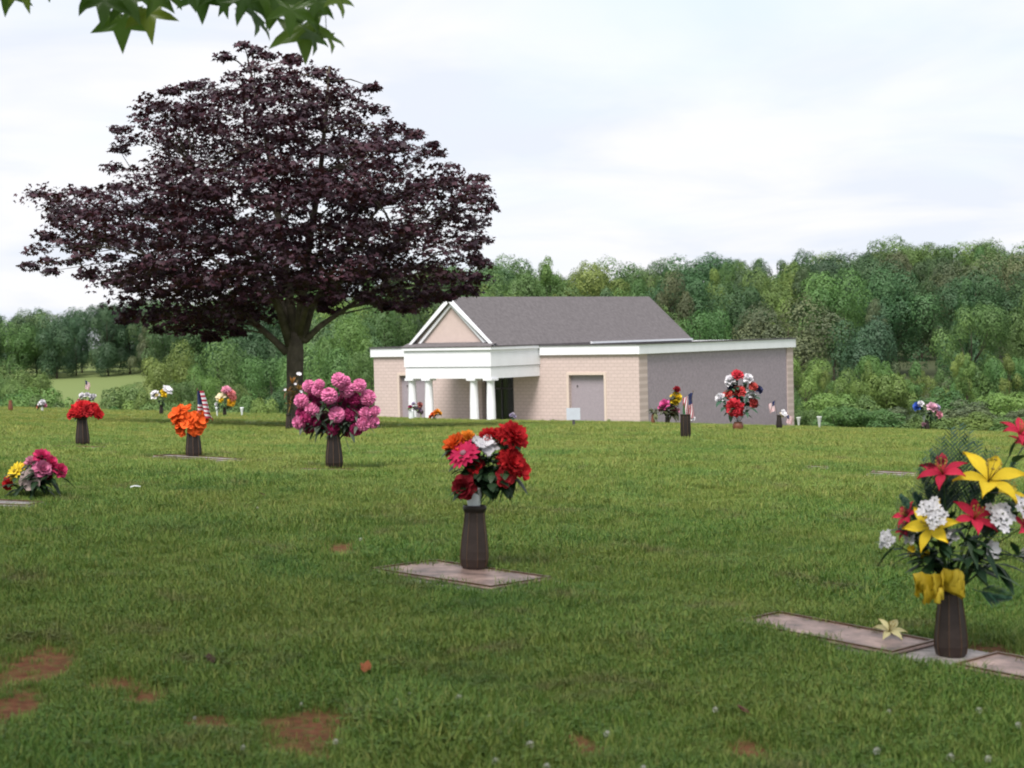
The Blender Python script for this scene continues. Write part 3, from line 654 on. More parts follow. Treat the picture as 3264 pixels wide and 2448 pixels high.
FOL = leaf_mat('flower_foliage', (.008, .024, .010), (.018, .045, .016), (.03, .07, .022), .22, .5)
FERN = leaf_mat('fern_green', (.022, .070, .044), (.034, .094, .056), (.05, .12, .07), .25, .55)
def tangent_frame(x, y, e_=.15):
    nx_ = -(g(x + e_, y) - g(x - e_, y)) / (2 * e_); ny_ = -(g(x, y + e_) - g(x, y - e_)) / (2 * e_)
    return Vector((nx_, ny_, 1)).normalized()
def marker(p, L, D, rz, label, plaques=(), mat=None, lift=.006, group=None):
    n_ = tangent_frame(p.x, p.y); q = Vector((0, 0, 1)).rotation_difference(n_)
    o = empty('grave_marker', (p.x, p.y, g(p.x, p.y)), 0, label, 'grave marker', group)
    o.rotation_mode = 'QUATERNION'; o.rotation_quaternion = q @ Euler((0, 0, rz)).to_quaternion()
    b = MB(); b.box((-L/2, -D/2, -.09), (L/2, D/2, lift)); bo = b.build('granite_base', mat or M_gbase, o)
    bv = bo.modifiers.new('b', 'BEVEL'); bv.width = .012; bv.segments = 2
    for a, c_, pm in plaques:
        t = MB(); t.box((a, -D/2 + .04, lift + .002), (c_, D/2 - .04, lift + .014)); po_ = t.build('bronze_plaque', pm, o)
        bv = po_.modifiers.new('b', 'BEVEL'); bv.width = .006; bv.segments = 2
        e_ = MB(); w_ = .012; z0, z1 = lift + .0145, lift + .0205; y0, y1 = -D/2 + .05, D/2 - .05
        e_.box((a + .01, y0, z0), (c_ - .01, y0 + w_, z1)); e_.box((a + .01, y1 - w_, z0), (c_ - .01, y1, z1)); e_.box((a + .01, y0 + w_, z0), (a + .01 + w_, y1 - w_, z1)); e_.box((c_ - .01 - w_, y0 + w_, z0), (c_ - .01, y1 - w_, z1))
        e_.build('raised_border', M_rib, po_)
    return o
VP = [(.044, -.05), (.047, .0), (.056, .018), (.0625, .05), (.0615, .085), (.055, .15), (.047, .21), (.0435, .248), (.0435, .258), (.050, .268), (.050, .278), (.043, .280), (.040, .20)]
def vase(p, s, label, rz=.2, body=None, name='bronze_vase', ribs=True, tilt=0.0, prof=VP):
    o = empty(name, tuple(p), rz, label, 'vase'); o.rotation_euler = (0, tilt, rz); o.scale = (s, s, s)
    b = MB(); b.lathe(prof, 8 if ribs else 18, 0, cap=False)
    b.build('body', body or M_bronze, o, not ribs)
    if ribs:
        for k_ in range(8):
            a = 2 * math.pi * k_ / 8; t = MB(); t.tube([((rr0 + .0008) * math.cos(a), (rr0 + .0008) * math.sin(a), z) for rr0, z in prof[2:9]], .0019, 4); t.build('rib', M_rib, o)
        t = MB(); t.lathe([(.046, .254), (.0515, .266), (.0515, .28), (.046, .284)], 24, cap=False); t.build('rim', M_bronze, o, True)
    return o
# ------------------------------------------------------------------ flowers
def add_petal(mb, az, el, L, W, curl=0.0, cup=0.0, ruf=0.0, r0=0.0, nu=4, nv=4, tip=.0, mat=0, c=None, base=(0, 0, 0), fat=.5):
    vs_ = []; ca, sa = math.cos(az), math.sin(az); ph = random.uniform(0, 6.28)
    cc_ = random.random() if c is None else c
    for i in range(nv + 1):
        t = i / nv; e_ = el + curl * t; 
        ww = W * (min(1, t * 1.7 + .25) * math.sqrt(max(.02, 1 - (max(0, t - .62) / .40) ** 2)) if tip < 1 else max(0.02, (1 - abs(2 * t - .9) ** 1.6)))
        if i == 0: d_ = r0; h_ = 0.0
        else: d_ += L / nv * math.cos(e_); h_ += L / nv * math.sin(e_)
        for j in range(nu + 1):
            s_ = (j / nu - .5) * 2; x_ = s_ * ww * .5; hh = h_ + cup * s_ * s_ * W * .5 + ruf * W * t * math.sin(s_ * 6 + ph) 
            vs_.append((base[0] + d_ * ca - x_ * sa, base[1] + d_ * sa + x_ * ca, base[2] + hh))
    fs_ = [(i*(nu+1)+j, i*(nu+1)+j+1, (i+1)*(nu+1)+j+1, (i+1)*(nu+1)+j) for i in range(nv) for j in range(nu)]
    mb.add(vs_, fs_, mat, cc_)
def ball(mb, r0, z, mat=0, n=8, flat=.6):
    mb.lathe([(r0 * math.sin(math.pi * (.06 + .88 * i / 5)), z - r0 * flat * math.cos(math.pi * (.06 + .88 * i / 5))) for i in range(6)], n, mat)
def flower_mesh(kind, c=None):
    """unit flower facing +z with radius about 1; mat 0 petals, centre is a second mesh"""
    m = MB(); ce = None
    if kind == 'pom':
        N_ = 84; ball(m, .66, .0, 0, 12, .95)
        for i in range(N_):
            z = 1 - 1.75 * (i + .5) / N_; a = i * 2.39996; el = math.asin(max(-1, min(1, z))); b_ = Vector((math.cos(a) * math.cos(el), math.sin(a) * math.cos(el), z)) * .62
            add_petal(m, a + random.uniform(-.2, .2), el + random.uniform(-.3, .35), .42, .42, -.5, .25, .05, 0, 2, 2, 0, 0, None, tuple(b_))
    elif kind == 'carnation':
        for ring, (n_, el, L, W) in enumerate(((11, .0, 1.0, .66), (11, .35, .95, .62), (10, .7, .85, .58), (8, 1.05, .72, .5), (5, 1.35, .6, .42))):
            for i in range(n_): add_petal(m, 6.283 * i / n_ + ring * .4 + random.uniform(-.15, .15), el, L * random.uniform(.85, 1.1), W, -.35, .15, .22, .03, 4, 3, 0, 0)
    elif kind == 'daisy':
        for i in range(15): add_petal(m, 6.283 * i / 15, .12 + random.uniform(-.1, .15), 1.0, .34, -.25, .1, 0, .05, 2, 3)
        for i in range(12): add_petal(m, 6.283 * i / 12 + .2, .5, .72, .30, -.3, .1, 0, .05, 2, 3)
        ce = MB(); ball(ce, .20, .1)
    elif kind == 'lily':
        for i in range(6): add_petal(m, 6.283 * i / 6 + random.uniform(-.08, .08), .85 if i % 2 else .7, 1.12, .50 if i % 2 else .42, -1.15, .35, .03, .05, 4, 7, 1.0)
        ce = MB()
        for i in range(6):
            a = 1.05 * i; ce.tube([(0, 0, 0), (.12 * math.cos(a), .12 * math.sin(a), .4), (.22 * math.cos(a), .22 * math.sin(a), .66)], .014, 4); ball_b = Vector((.22 * math.cos(a), .22 * math.sin(a), .66)); ce.tube([ball_b - Vector((.05 * math.sin(a), -.05 * math.cos(a), 0)), ball_b + Vector((.05 * math.sin(a), -.05 * math.cos(a), 0))], .03, 4)
    elif kind == 'poppy':
        for i in range(6): add_petal(m, 6.283 * i / 6 + random.uniform(-.2, .2), .35 + random.uniform(-.3, .4), 1.05, .95, -.45, .2, .12, .03, 5, 4)
        for i in range(4): add_petal(m, 6.283 * i / 4 + .5, .9 + random.uniform(-.2, .2), .75, .7, -.5, .25, .12, .02, 4, 3)
    elif kind == 'rose':
        for ring, (n_, el, L, W) in enumerate(((6, .2, .95, 1.0), (5, .7, .85, .9), (5, 1.1, .75, .7), (4, 1.4, .6, .5))):
            for i in range(n_): add_petal(m, 6.283 * i / n_ + ring * .6, el, L, W, -.1 if ring else -.5, .4, .03, .06, 4, 3)
    elif kind == 'cluster':
        for k_ in range(9):
            a = k_ * 2.4; q = .16 * math.sqrt(k_ * 2.6); b_ = (q * math.cos(a) * 1.1, q * math.sin(a) * 1.1, .35 * (1 - q))
            for i in range(6): add_petal(m, 6.283 * i / 6 + k_, .25, .36, .30, -.3, .15, .02, .02, 2, 2, 0, 0, None, b_)
        ce = MB()
        for k_ in range(0, 9, 2):
            a = k_ * 2.4; q = .16 * math.sqrt(k_ * 2.6); ce.lathe([(.03, .36 * (1 - q)), (.06, .44 * (1 - q) + .04)], 6, off=(q * math.cos(a) * 1.1, q * math.sin(a) * 1.1, 0))
    elif kind == 'bell':
        for i in range(7): add_petal(m, 6.283 * i / 7, .95, .95, .62, -.5, .25, .06, .06, 3, 4)
    elif kind == 'tuft':
        for i in range(16): add_petal(m, random.uniform(0, 6.28), random.uniform(.1, 1.4), random.uniform(.6, 1.1), .16, random.uniform(-.8, .2), .1, 0, .05, 1, 3)
    return m, ce
CEN = {'daisy': (.55, .42, .10), 'lily': (.42, .30, .06), 'cluster': (.10, .13, .05)}
def orient(dirv, roll=0.0):
    return dirv.to_track_quat('Z', 'Y').to_matrix() @ Matrix.Rotation(roll, 3, 'Z')
CAMP = Vector((0, 0, ZC))
def flower(parent, kind, pos_, r_, c_, out_, cen=None):
    m, ce = flower_mesh(kind); roll = random.uniform(0, 6.28)
    Mx = orient(out_, roll).to_4x4() @ Matrix.Scale(r_, 4)
    m.xf(Mx); o = m.build('flower', petal(c_), None, True); o.location = Vector(pos_) - Vector(parent.location); o.parent = parent
    if ce is not None:
        ce.xf(Mx); q = ce.build('flower_centre', petal(cen or CEN.get(kind, (.3, .25, .05))), o, True)
    return o
def blade_leaf(mb, a, d_, L, W, droop=.5, vary=None):
    d_ = Vector(d_).normalized(); side = d_.cross(Vector((0, 0, 1)))
    if side.length < .1: side = Vector((1, 0, 0))
    side.normalize(); nrm = side.cross(d_); vs_ = []; p = Vector(a)
    for i in range(5):
        t = i / 4; ww = W * math.sin(math.pi * min(.985, .1 + .9 * t)) * .5
        q = Vector(a) + d_ * L * t + Vector((0, 0, -droop * L * t * t)); vs_ += [q - side * ww, q + nrm * ww * .3 * (1 - t), q + side * ww]
    fs_ = []
    for i in range(4):
        b_ = i * 3; fs_ += [(b_, b_ + 1, b_ + 4, b_ + 3), (b_ + 1, b_ + 2, b_ + 5, b_ + 4)]
    mb.add(vs_, fs_, 0, vary)
def frond(parent, a, b_, width, n_=16, mat=None):
    a = Vector(a); b_ = Vector(b_); m = MB(); d_ = (b_ - a); up = d_.normalized(); side = up.cross(Vector((0, -1, .2))).normalized(); L = d_.length
    m.tube([a, a.lerp(b_, .5) + side * .01, b_], [.0022, .0016, .0008], 4)
    for i in range(n_):
        t = .22 + .78 * i / n_; q = a.lerp(b_, t); ln_ = width * (1.05 - t) ** .7
        for s in (-1, 1): blade_leaf(m, q, up * .9 + side * s * .75 + Vector((0, random.uniform(-.2, .2), 0)), ln_ * random.uniform(.8, 1.1), .020, .12)
    o = m.build('fern_frond', mat or FERN, None); o.location = -Vector(parent.location); o.parent = parent; return o
def bouquet(label, mouth, fl, Y, nleaf=24, leaf=(.08, .03), spread=None, droop=.5, fol=None, cat='flowers', name='bouquet', stem_from=None, foliage=True, ctr=None, mass=(), low=.35):
    mouth = Vector(mouth); o = empty(name, tuple(mouth), 0, label, cat)
    P_ = [at(f[1], f[2], Y + (f[5] if len(f) > 5 else 0)) for f in fl]
    cen = ctr or (sum(P_, Vector()) / len(P_) * .6 + mouth * .4)
    sm = MB()
    for f, p in zip(fl, P_):
        r_ = f[3] * Y / FPX; out_ = (p - cen).normalized() * .9 + (CAMP - p).normalized() * .75 + Vector((0, 0, .25))
        flower(o, f[0], p, r_, f[4], out_.normalized(), f[6] if len(f) > 6 else None)
        q = p - out_.normalized() * r_ * .12; sm.tube([mouth + Vector((0, 0, -.05)), mouth.lerp(q, .55) + Vector((0, 0, .02)), q], [.003, .0025, .002], 5)
    s = sm.build('stems', M_stem, None); s['kind'] = 'stuff'; s.location = -mouth; s.parent = o
    if foliage and nleaf:
        lf = MB(); sp_ = max((p - cen).length for p in P_) if spread is None else spread
        for i in range(nleaf):
            p = random.choice(P_); q = mouth.lerp(p, random.uniform(low, .95)); d_ = Vector((random.gauss(0, 1), random.gauss(0, 1) - .3, random.gauss(.1, .7))) + (q - mouth).normalized() * .6
            blade_leaf(lf, q, d_, leaf[0] * random.uniform(.7, 1.3), leaf[1] * random.uniform(.7, 1.3), droop)
        for mx_, my_, mn_, mr_ in mass:
            for i in range(mn_):
                q = at(mx_ + random.gauss(0, mr_ * .5), my_ + random.gauss(0, mr_ * .8), Y + random.uniform(-.02, .08)); blade_leaf(lf, q, (random.gauss(0, 1), random.gauss(-.2, .8), random.gauss(.2, .8)), leaf[0] * random.uniform(.6, 1.1), leaf[1] * random.uniform(.7, 1.2), droop)
        q = lf.build('foliage', fol or FOL, None); q['kind'] = 'stuff'; q.location = -mouth; q.parent = o
    return o
M_fw = speckle('flag_white', (.62, .60, .62), .05, 8, .85, .2, bump=0); M_fr = speckle('flag_red', (.36, .035, .06), .08, 8, .85, .2, bump=0); M_fb = speckle('flag_blue', (.030, .040, .12), .1, 8, .85, .2, bump=0)
M_fpink = speckle('faded_flag_red', (.52, .24, .27), .08, 8, .85, .2, bump=0); M_wood = speckle('flag_stick', (.10, .08, .05), .3, 30, .7, .3)
def flag(foot, top, H, Wd, label, limp=False, faded=False, lean=0.0, side=1):
    foot = Vector(foot); top = Vector(top); o = empty('small_flag', tuple(foot), 0, label, 'flag')
    t = MB(); t.tube([foot, top], .003, 6); q = t.build('stick', M_wood, None); q.location = -foot; q.parent = o
    t = MB(); t.lathe([(.001, 0), (.006, .006), (.004, .016), (.001, .022)], 8); q = t.build('finial', M_rib, None); q.location = top - foot; q.parent = o
    ax = (top - foot).normalized(); nu = 26; grid = []
    for i in range(14):
        row = []
        hgt = top - ax * (H * i / 13)
        for j in range(nu + 1):
            s_ = j / nu
            if limp: p = top + Vector((side * (.11 * i / 13 + .010 * math.sin(s_ * 5 + i * .5)), .018 * math.sin(i * 1.1 + s_ * 2), -Wd * .66 * s_ - H * .30 * (i / 13) ** 1.4 - .006))
            else: p = hgt + Vector((side * Wd * (.46 * s_ * (.30 + .70 * i / 13) + .025 * math.sin(s_ * 16 + i * .2)), .035 * math.sin(s_ * 15 + i * .15), -.16 * Wd * s_ * (i / 13) - lean * s_))
            row.append(p - foot)
        grid.append(row)
    st = MB()
    for i in range(13):
        for j in range(nu):
            mt = 2 if (i < 7 and j < nu * .42) else (1 if i % 2 == 0 else 0)
            st.add([grid[i][j], grid[i][j+1], grid[i+1][j+1], grid[i+1][j]], [(0, 1, 2, 3)], mt)
    st.build('striped_cloth', [M_fw, M_fpink if faded else M_fr, M_fb], o, True)
    return o

RED = (.50, .010, .016); DRED = (.26, .010, .022); ORG = (.72, .105, .012); ORY = (.76, .24, .02); HPK = (.66, .045, .17); MPK = (.68, .19, .38); MAG = (.32, .018, .11); WHT = (.70, .68, .72); YEL = (.78, .56, .03); LPK = (.68, .28, .40); CRM = (.68, .58, .40); CRI = (.56, .022, .065); NAVY = (.03, .035, .10); BLU = (.05, .12, .50); LIL = (.42, .36, .52)
random.seed(3)
# --- middle vase with red, orange and white flowers
p = hit(1512, 1826); p.z += .012; Y = p.y
vase(p, 1.06, 'bronze vase with a white liner on a worn plaque, red flowers in it', .25, tilt=.03, body=M_bronze2)
z0 = p.z + .29
ln_ = empty('plastic_liner', (p.x + .006, p.y, z0 - .075), 0, 'pale plastic liner cup sticking out of the vase of red and orange flowers', 'cup')
t = MB(); t.lathe([(.024, 0), (.030, .09), (.040, .165), (.0385, .165), (.028, .10)], 22, cap=False); t.build('cup', M_pwhite, ln_, True)
t = MB(); t.lathe([(.0415, .158), (.0435, .164), (.0415, .170)], 22, cap=False); t.build('lip', M_pwhite, ln_, True)
fl = [('carnation', 1636, 1385, 46, RED), ('carnation', 1560, 1392, 36, RED, .06), ('carnation', 1604, 1388, 30, RED, .05), ('carnation', 1628, 1475, 46, RED, -.03), ('poppy', 1607, 1520, 30, (.46, .018, .03), -.06), ('poppy', 1662, 1500, 30, RED, 0),
      ('daisy', 1478, 1446, 47, (.58, .018, .095), -.04, (.4, .2, .25)), ('carnation', 1452, 1418, 38, ORG, .03), ('carnation', 1488, 1392, 24, ORY, .04), ('poppy', 1548, 1420, 38, WHT, 0), ('poppy', 1508, 1410, 26, WHT, .03), ('carnation', 1516, 1478, 30, DRED, 0), ('poppy', 1512, 1496, 24, RED, -.03),
      ('rose', 1480, 1552, 38, DRED, -.09)]
fl = [(f[0], f[1], f[2], f[3] * 1.16, *f[4:]) for f in fl]
bouquet('spray of red, hot pink, orange and white flowers in the vase with the liner', (p.x + .01, p.y, z0 + .04), fl, Y, 170, (.075, .045), low=.5, mass=[(1560, 1500, 90, 36), (1590, 1535, 36, 20), (1505, 1505, 30, 20)])
d_a = Vector((.48, -.42, 0)); mk = hit(1468, 1843)
marker(mk, .84, .52, math.atan2(-.52, .62), 'worn bronze plaque on granite under the vase with the white liner', [(-.37, .37, M_plaque)])
# --- right vase with lilies
p = hit(3032, 2100); Y = p.y
vase(p, .98, 'dark bronze vase holding lilies between the two plaques of a double marker', .45, body=M_bronze2)
m0 = Vector((p.x, p.y, p.z + .28))
fl = [('lily', 3005, 1512, 78, CRI, -.04), ('lily', 3150, 1535, 112, YEL, -.06), ('lily', 3205, 1575, 68, YEL, .06), ('lily', 2972, 1680, 84, YEL, -.12), ('lily', 3250, 1385, 66, CRI, .02), ('lily', 3262, 1420, 50, CRI, .05), ('lily', 2892, 1645, 46, CRI, .0), ('lily', 2890, 1690, 38, CRI, .04), ('lily', 3105, 1655, 76, CRI, -.06), ('lily', 3262, 1680, 62, CRI, -.04),
      ('cluster', 2966, 1622, 42, WHT, -.17), ('cluster', 2985, 1655, 36, WHT, -.19), ('cluster', 3185, 1650, 56, WHT, -.10), ('cluster', 2830, 1722, 36, WHT, .0), ('cluster', 2905, 1705, 36, WHT, .02), ('cluster', 3030, 1715, 36, WHT, -.02), ('bell', 3150, 1755, 40, WHT, -.06), ('cluster', 3262, 1620, 46, WHT, -.05), ('cluster', 3130, 1700, 26, WHT, .03), ('bell', 2915, 1755, 24, YEL, 0), ('bell', 2958, 1765, 24, YEL, -.03), ('bell', 3275, 1755, 30, YEL, -.04), ('bell', 3250, 1770, 28, WHT, 0), ('cluster', 2995, 1810, 20, WHT, 0)]
bq = bouquet('large arrangement of yellow and crimson lilies with ferns and a yellow bow', m0, fl, Y, 150, (.10, .040), droop=.35, fol=leaf_mat('lily_foliage', (.010, .034, .014), (.022, .060, .022), (.04, .09, .03), .25, .5))
for (bx_, by_, w_, dy_) in [(3060, 1345, .17, .12), (3120, 1400, .14, .1), (2960, 1430, .15, .08), (3000, 1390, .15, .14), (2900, 1560, .13, .02), (2925, 1490, .13, .08), (3180, 1420, .12, .12), (3240, 1470, .12, .1), (2880, 1600, .10, 0), (3225, 1900, .08, -.1), (3290, 1560, .12, .1), (3030, 1360, .16, .05), (3090, 1370, .16, .02), (2940, 1460, .15, .0), (2985, 1420, .15, -.02), (2865, 1580, .12, .05), (3150, 1430, .13, .0)]:
    e_ = at(bx_, by_, Y + dy_); frond(bq, m0.lerp(e_, .35), e_, w_, 18)
for (bx_, by_) in [(3240, 1890), (3262, 1800), (2870, 1800), (2900, 1830)]:
    lf = MB(); e_ = at(bx_, by_, Y - .08); blade_leaf(lf, m0.lerp(e_, .3) + Vector((0, 0, .08)), e_ - m0.lerp(e_, .3), (e_ - m0).length * .8, .06, .3); q = lf.build('long_leaf', FOL, None); q.location = -m0; q.parent = bq
bw = MB()                                    # bow: loops of ribbon round the neck of the vase
M_bow = leaf_mat('yellow_satin', (.46, .32, .012), (.60, .43, .02), (.70, .53, .05), .35, .6)
def loop(c0, c1, c2, wv, mb):
    pts = [c0.lerp(c1, t) * (1 - t) + c1.lerp(c2, t) * t for t in np.linspace(0, 1, 9)]; vs_ = []
    for i, q in enumerate(pts):
        w_ = wv * (.6 + .4 * math.sin(math.pi * i / 8)); vs_ += [q + Vector((.006 * math.sin(i * 2.1), .012 * math.sin(i * 1.7), w_ * (1 + .12 * math.sin(i * 2.6)))), q + Vector((0, -.014 - .006 * math.sin(i * 2.2), .006 * math.cos(i * 1.9))), q + Vector((.006 * math.cos(i * 2.3), .012 * math.cos(i * 1.5), -w_ * (1 + .12 * math.cos(i * 2.2))))]
    mb.add(vs_, [f for i in range(8) for f in ((i*3, i*3+1, i*3+4, i*3+3), (i*3+1, i*3+2, i*3+5, i*3+4))], 0, random.random())
for (ax_, ay_, bx_, by_, wv) in [(2905, 1838, 2925, 1890, .024), (2925, 1895, 2965, 1905, .022), (2962, 1838, 2990, 1905, .026), (3075, 1850, 3065, 1895, .026), (3085, 1872, 3050, 1880, .022), (2990, 1835, 3045, 1838, .02), (2912, 1862, 2950, 1858, .022), (3010, 1890, 2975, 1905, .02), (3055, 1830, 3070, 1860, .022)]:
    k0 = at(3005, 1862, Y - .10); bw = MB(); ax_ = 3000 + (ax_ - 3000) * 1.25; ay_ = 1860 + (ay_ - 1860) * 1.45; wv *= 1.35; loop(k0, at(ax_, ay_, Y - .16), at(bx_, by_, Y - .12), wv, bw); loop(at(bx_, by_, Y - .12), at((ax_ + bx_) / 2, (ay_ + by_) / 2, Y - .08), k0, wv, bw)
    q = bw.build('bow_loop', M_bow, None, True); q.location = -m0; q.parent = bq
bw = MB(); bw.lathe([(.010, -.018), (.022, -.008), (.022, .008), (.010, .018)], 10); q = bw.build('bow_knot', M_bow, None, True); q.location = at(3012, 1868, Y - .075) - m0; q.parent = bq
A = hit(2405, 2022); B = hit(3264, 2198); rz = math.atan2(B.y - A.y, B.x - A.x)
dv = (B - A).normalized(); mc = Vector((p.x, p.y, 0)) - Vector((-dv.y, dv.x, 0)) * .035
marker(mc, 1.82, .42, rz, 'long double granite marker with two bronze plaques under the lilies', [(-.88, -.13, M_plaque), (.11, .88, M_plaque)], lift=.012)
f = hit(2835, 2058); fo = empty('fallen_flower', (f.x, f.y, f.z + .05), 0, 'pale yellow artificial flower lying loose on the double marker', 'flower')
flower(fo, 'lily', Vector((f.x, f.y, f.z + .05)), .065, (.62, .56, .30), Vector((.15, -.5, .8)).normalized())
# --- orange flowers with flag
p = hit(618, 1462); Y = p.y
vase(p, .98, 'dark bronze vase with orange flowers and a small flag', .1)
m0 = Vector((p.x, p.y, p.z + .27))
fl = [('poppy', 567, 1318, 33, ORG), ('poppy', 600, 1340, 34, ORG, -.03), ('poppy', 632, 1340, 32, ORG, -.02), ('poppy', 580, 1370, 22, (.62, .085, .01), -.03), ('poppy', 622, 1365, 26, ORG, -.05), ('poppy', 570, 1338, 24, ORG, .03), ('poppy', 578, 1345, 26, ORG, -.02), ('poppy', 592, 1306, 22, ORG, .03), ('poppy', 640, 1358, 22, ORG, .02)]
bouquet('ragged bunch of bright orange flowers in the vase with the flag', m0, fl, Y, 8, (.05, .02))
flag((p.x + .015, p.y + .01, p.z + .15), at(629, 1246, Y + .02), .185, .30, 'small striped flag behind the orange flowers', side=1)
marker(hit(640, 1467), .80, .33, math.atan2(-.30, .80), 'flat grey granite marker under the orange flowers', [(-.36, .36, M_plate2)])
# --- red flowers
p = hit(264, 1426); Y = p.y
vase(p, .98, 'dark bronze vase with a drooping cap of red flowers', .3)
m0 = Vector((p.x, p.y, p.z + .275))
fl = [('carnation', 236, 1314, 22, RED), ('carnation', 262, 1296, 26, RED, -.02), ('carnation', 292, 1304, 25, RED), ('carnation', 312, 1318, 20, RED, -.02), ('poppy', 226, 1322, 17, (.36, .01, .015), -.03), ('carnation', 278, 1310, 24, (.38, .01, .016), -.05), ('carnation', 252, 1312, 24, RED, -.05), ('carnation', 270, 1292, 24, RED, .05), ('poppy', 319, 1322, 13, RED, -.03), ('carnation', 300, 1298, 20, RED, .04), ('carnation', 244, 1298, 20, RED, .04)]
bouquet('low mound of red flowers spilling over a dark vase', m0, fl, Y, 10, (.05, .02), ctr=m0 + Vector((0, 0, -.02)))
marker(hit(230, 1431), .62, .31, math.atan2(-.22, .85), 'flat pale granite marker under the red flower mound', [(-.27, .27, M_plate2)])
# --- pink globe of mums
p = hit(1066, 1497); Y = p.y
vase(p, 1.0, 'dark bronze vase under a globe of pink flowers', .0)
m0 = Vector((p.x, p.y, p.z + .27))
fl = []
zp = [(1080, 1212, 25), (1045, 1228, 0), (985, 1232, 22), (1018, 1226, 18), (1105, 1242, 27), (1145, 1230, 23), (1050, 1262, 27), (1172, 1268, 27), (962, 1278, 25), (995, 1308, 24), (1073, 1322, 27), (955, 1346, 24), (1156, 1352, 24), (1188, 1345, 22), (1012, 1245, 20), (1100, 1215, 18), (1165, 1318, 22), (1195, 1310, 18)]
for x_, y_, r_ in zp:
    if r_: fl.append(('pom', x_, y_, r_, MPK, random.uniform(-.16, -.06) * (1 - abs(x_ - 1073) / 160)))
for x_, y_, r_ in [(1030, 1330, 22), (1115, 1290, 24), (1120, 1320, 24), (1155, 1300, 20), (1062, 1292, 20), (980, 1330, 22), (1025, 1360, 22), (1090, 1350, 22), (1140, 1335, 22), (1012, 1278, 18), (965, 1318, 20), (1128, 1272, 20), (1040, 1345, 20), (1085, 1275, 16), (1175, 1330, 18), (995, 1265, 16), (1060, 1368, 20), (1110, 1372, 20), (985, 1362, 20), (1135, 1368, 20), (1005, 1345, 18), (1095, 1305, 18)]: fl.append(('pom', x_, y_, r_ * 1.12, MAG, random.uniform(-.05, .05)))
bq = bouquet('big round globe of pink and magenta pompon flowers', m0, fl, Y, 170, (.085, .03), fol=leaf_mat('grey_foliage', (.02, .035, .022), (.045, .065, .042), (.09, .10, .085), .2, .6))
lf = MB(); a_ = at(1095, 1385, Y); blade_leaf(lf, a_, at(1125, 1450, Y) - a_, .16, .03, .2); q = lf.build('trailing_leaf', FOL, None); q.location = -m0; q.parent = bq
marker(hit(1040, 1502), .64, .3, math.atan2(-.06, .85), 'flat granite marker half sunk in grass under the pink globe', [(-.28, .28, M_plate2)], lift=-.004)
# --- ground bouquet at the left
p = hit(95, 1590); Y = p.y
m0 = Vector((p.x, p.y, p.z + .02))
fl = [('daisy', 48, 1502, 34, YEL, 0, (.35, .25, .02)), ('daisy', 68, 1490, 26, (.72, .42, .02), .03, (.35, .25, .02)), ('carnation', 25, 1540, 24, RED), ('poppy', 98, 1530, 36, (.56, .44, .42), -.05), ('rose', 134, 1460, 32, HPK, .02), ('rose', 160, 1475, 26, HPK, 0), ('rose', 190, 1500, 27, HPK, 0), ('rose', 102, 1475, 26, LPK, .03), ('rose', 135, 1498, 34, (.66, .20, .36), -.04), ('rose', 122, 1448, 18, HPK, .06), ('rose', 148, 1520, 22, DRED, 0), ('rose', 165, 1492, 20, HPK, .03)]
bouquet('low bunch of yellow, red, white and pink flowers set straight on the grass', m0, fl, Y, 110, (.11, .035))
marker(hit(-30, 1612), .64, .31, math.atan2(-.1, .85), 'flat grey granite marker beside the low mixed bunch', [(-.28, .28, M_plate2)])
# --- brown vase with flag and leaf, further off
p = hit(2186, 1398); Y = p.y
vase(p, 1.0, 'empty looking dark bronze vase with a limp flag near the grey wall', .3, ribs=True, prof=[(.044, -.05), (.050, .0), (.060, .02), (.064, .06), (.064, .12), (.061, .22), (.058, .265), (.062, .28), (.056, .282), (.05, .2)])
m0 = Vector((p.x, p.y, p.z + .27)); lo = empty('green_leaf_pick', tuple(m0), 0, 'single upright green leaf stuck in the dark vase with the limp flag', 'leaf')
lf = MB(); blade_leaf(lf, (0, 0, -.05), (-.06, 0, 1), .2, .05, .0, .8); lf.build('blade', leaf_mat('plain_green', (.02, .07, .03), (.04, .12, .05), None, .2), lo)
flag((p.x, p.y, p.z + .12), at(2209, 1250, Y), .20, .44, 'limp flag hanging from the dark vase before the grey wall', limp=True, side=-1)
# --- helpers for the far arrangements near the crest
_hit = hit
def hit(px, py):
    q = _hit(px, py)
    if q.y > 52:                              # past the crest: it stands on the crest itself
        d = ray(px, py); q = Vector((d.x * 48, 48.0, g(d.x * 48, 48.0)))
    return q
def far_vase(px, py, s, label, **k): q = hit(px, py); return q, vase(q, s, label, ribs=k.pop('ribs', False), **k)
p, _ = far_vase(2353, 1375, .62, 'red brown pot holding the tall red and white wreath', body=M_brown, prof=[(.07, -.05), (.09, .0), (.13, .06), (.145, .14), (.13, .2), (.10, .235), (.12, .25), (.10, .25), (.09, .2)], name='flower_pot')
Y = p.y; k = 2.2
fl = [('carnation', 2350, 1195, 16, (.50, .03, .05)), ('carnation', 2357, 1247, 18, (.52, .05, .05)), ('carnation', 2320, 1257, 14, (.5, .06, .05)), ('carnation', 2401, 1232, 14, (.5, .07, .06)), ('carnation', 2402, 1283, 15, (.5, .06, .06)), ('carnation', 2342, 1300, 25, (.58, .03, .05), -.1),
      ('rose', 2328, 1212, 15, WHT), ('rose', 2383, 1208, 15, WHT), ('rose', 2297, 1270, 15, WHT), ('rose', 2392, 1257, 14, WHT), ('rose', 2325, 1224, 10, WHT), ('rose', 2333, 1240, 14, NAVY, .05), ('rose', 2418, 1243, 12, NAVY), ('rose', 2350, 1272, 12, (.03, .05, .05))]
fl = [(f[0], f[1], f[2], f[3] * 1.3, *f[4:]) for f in fl]
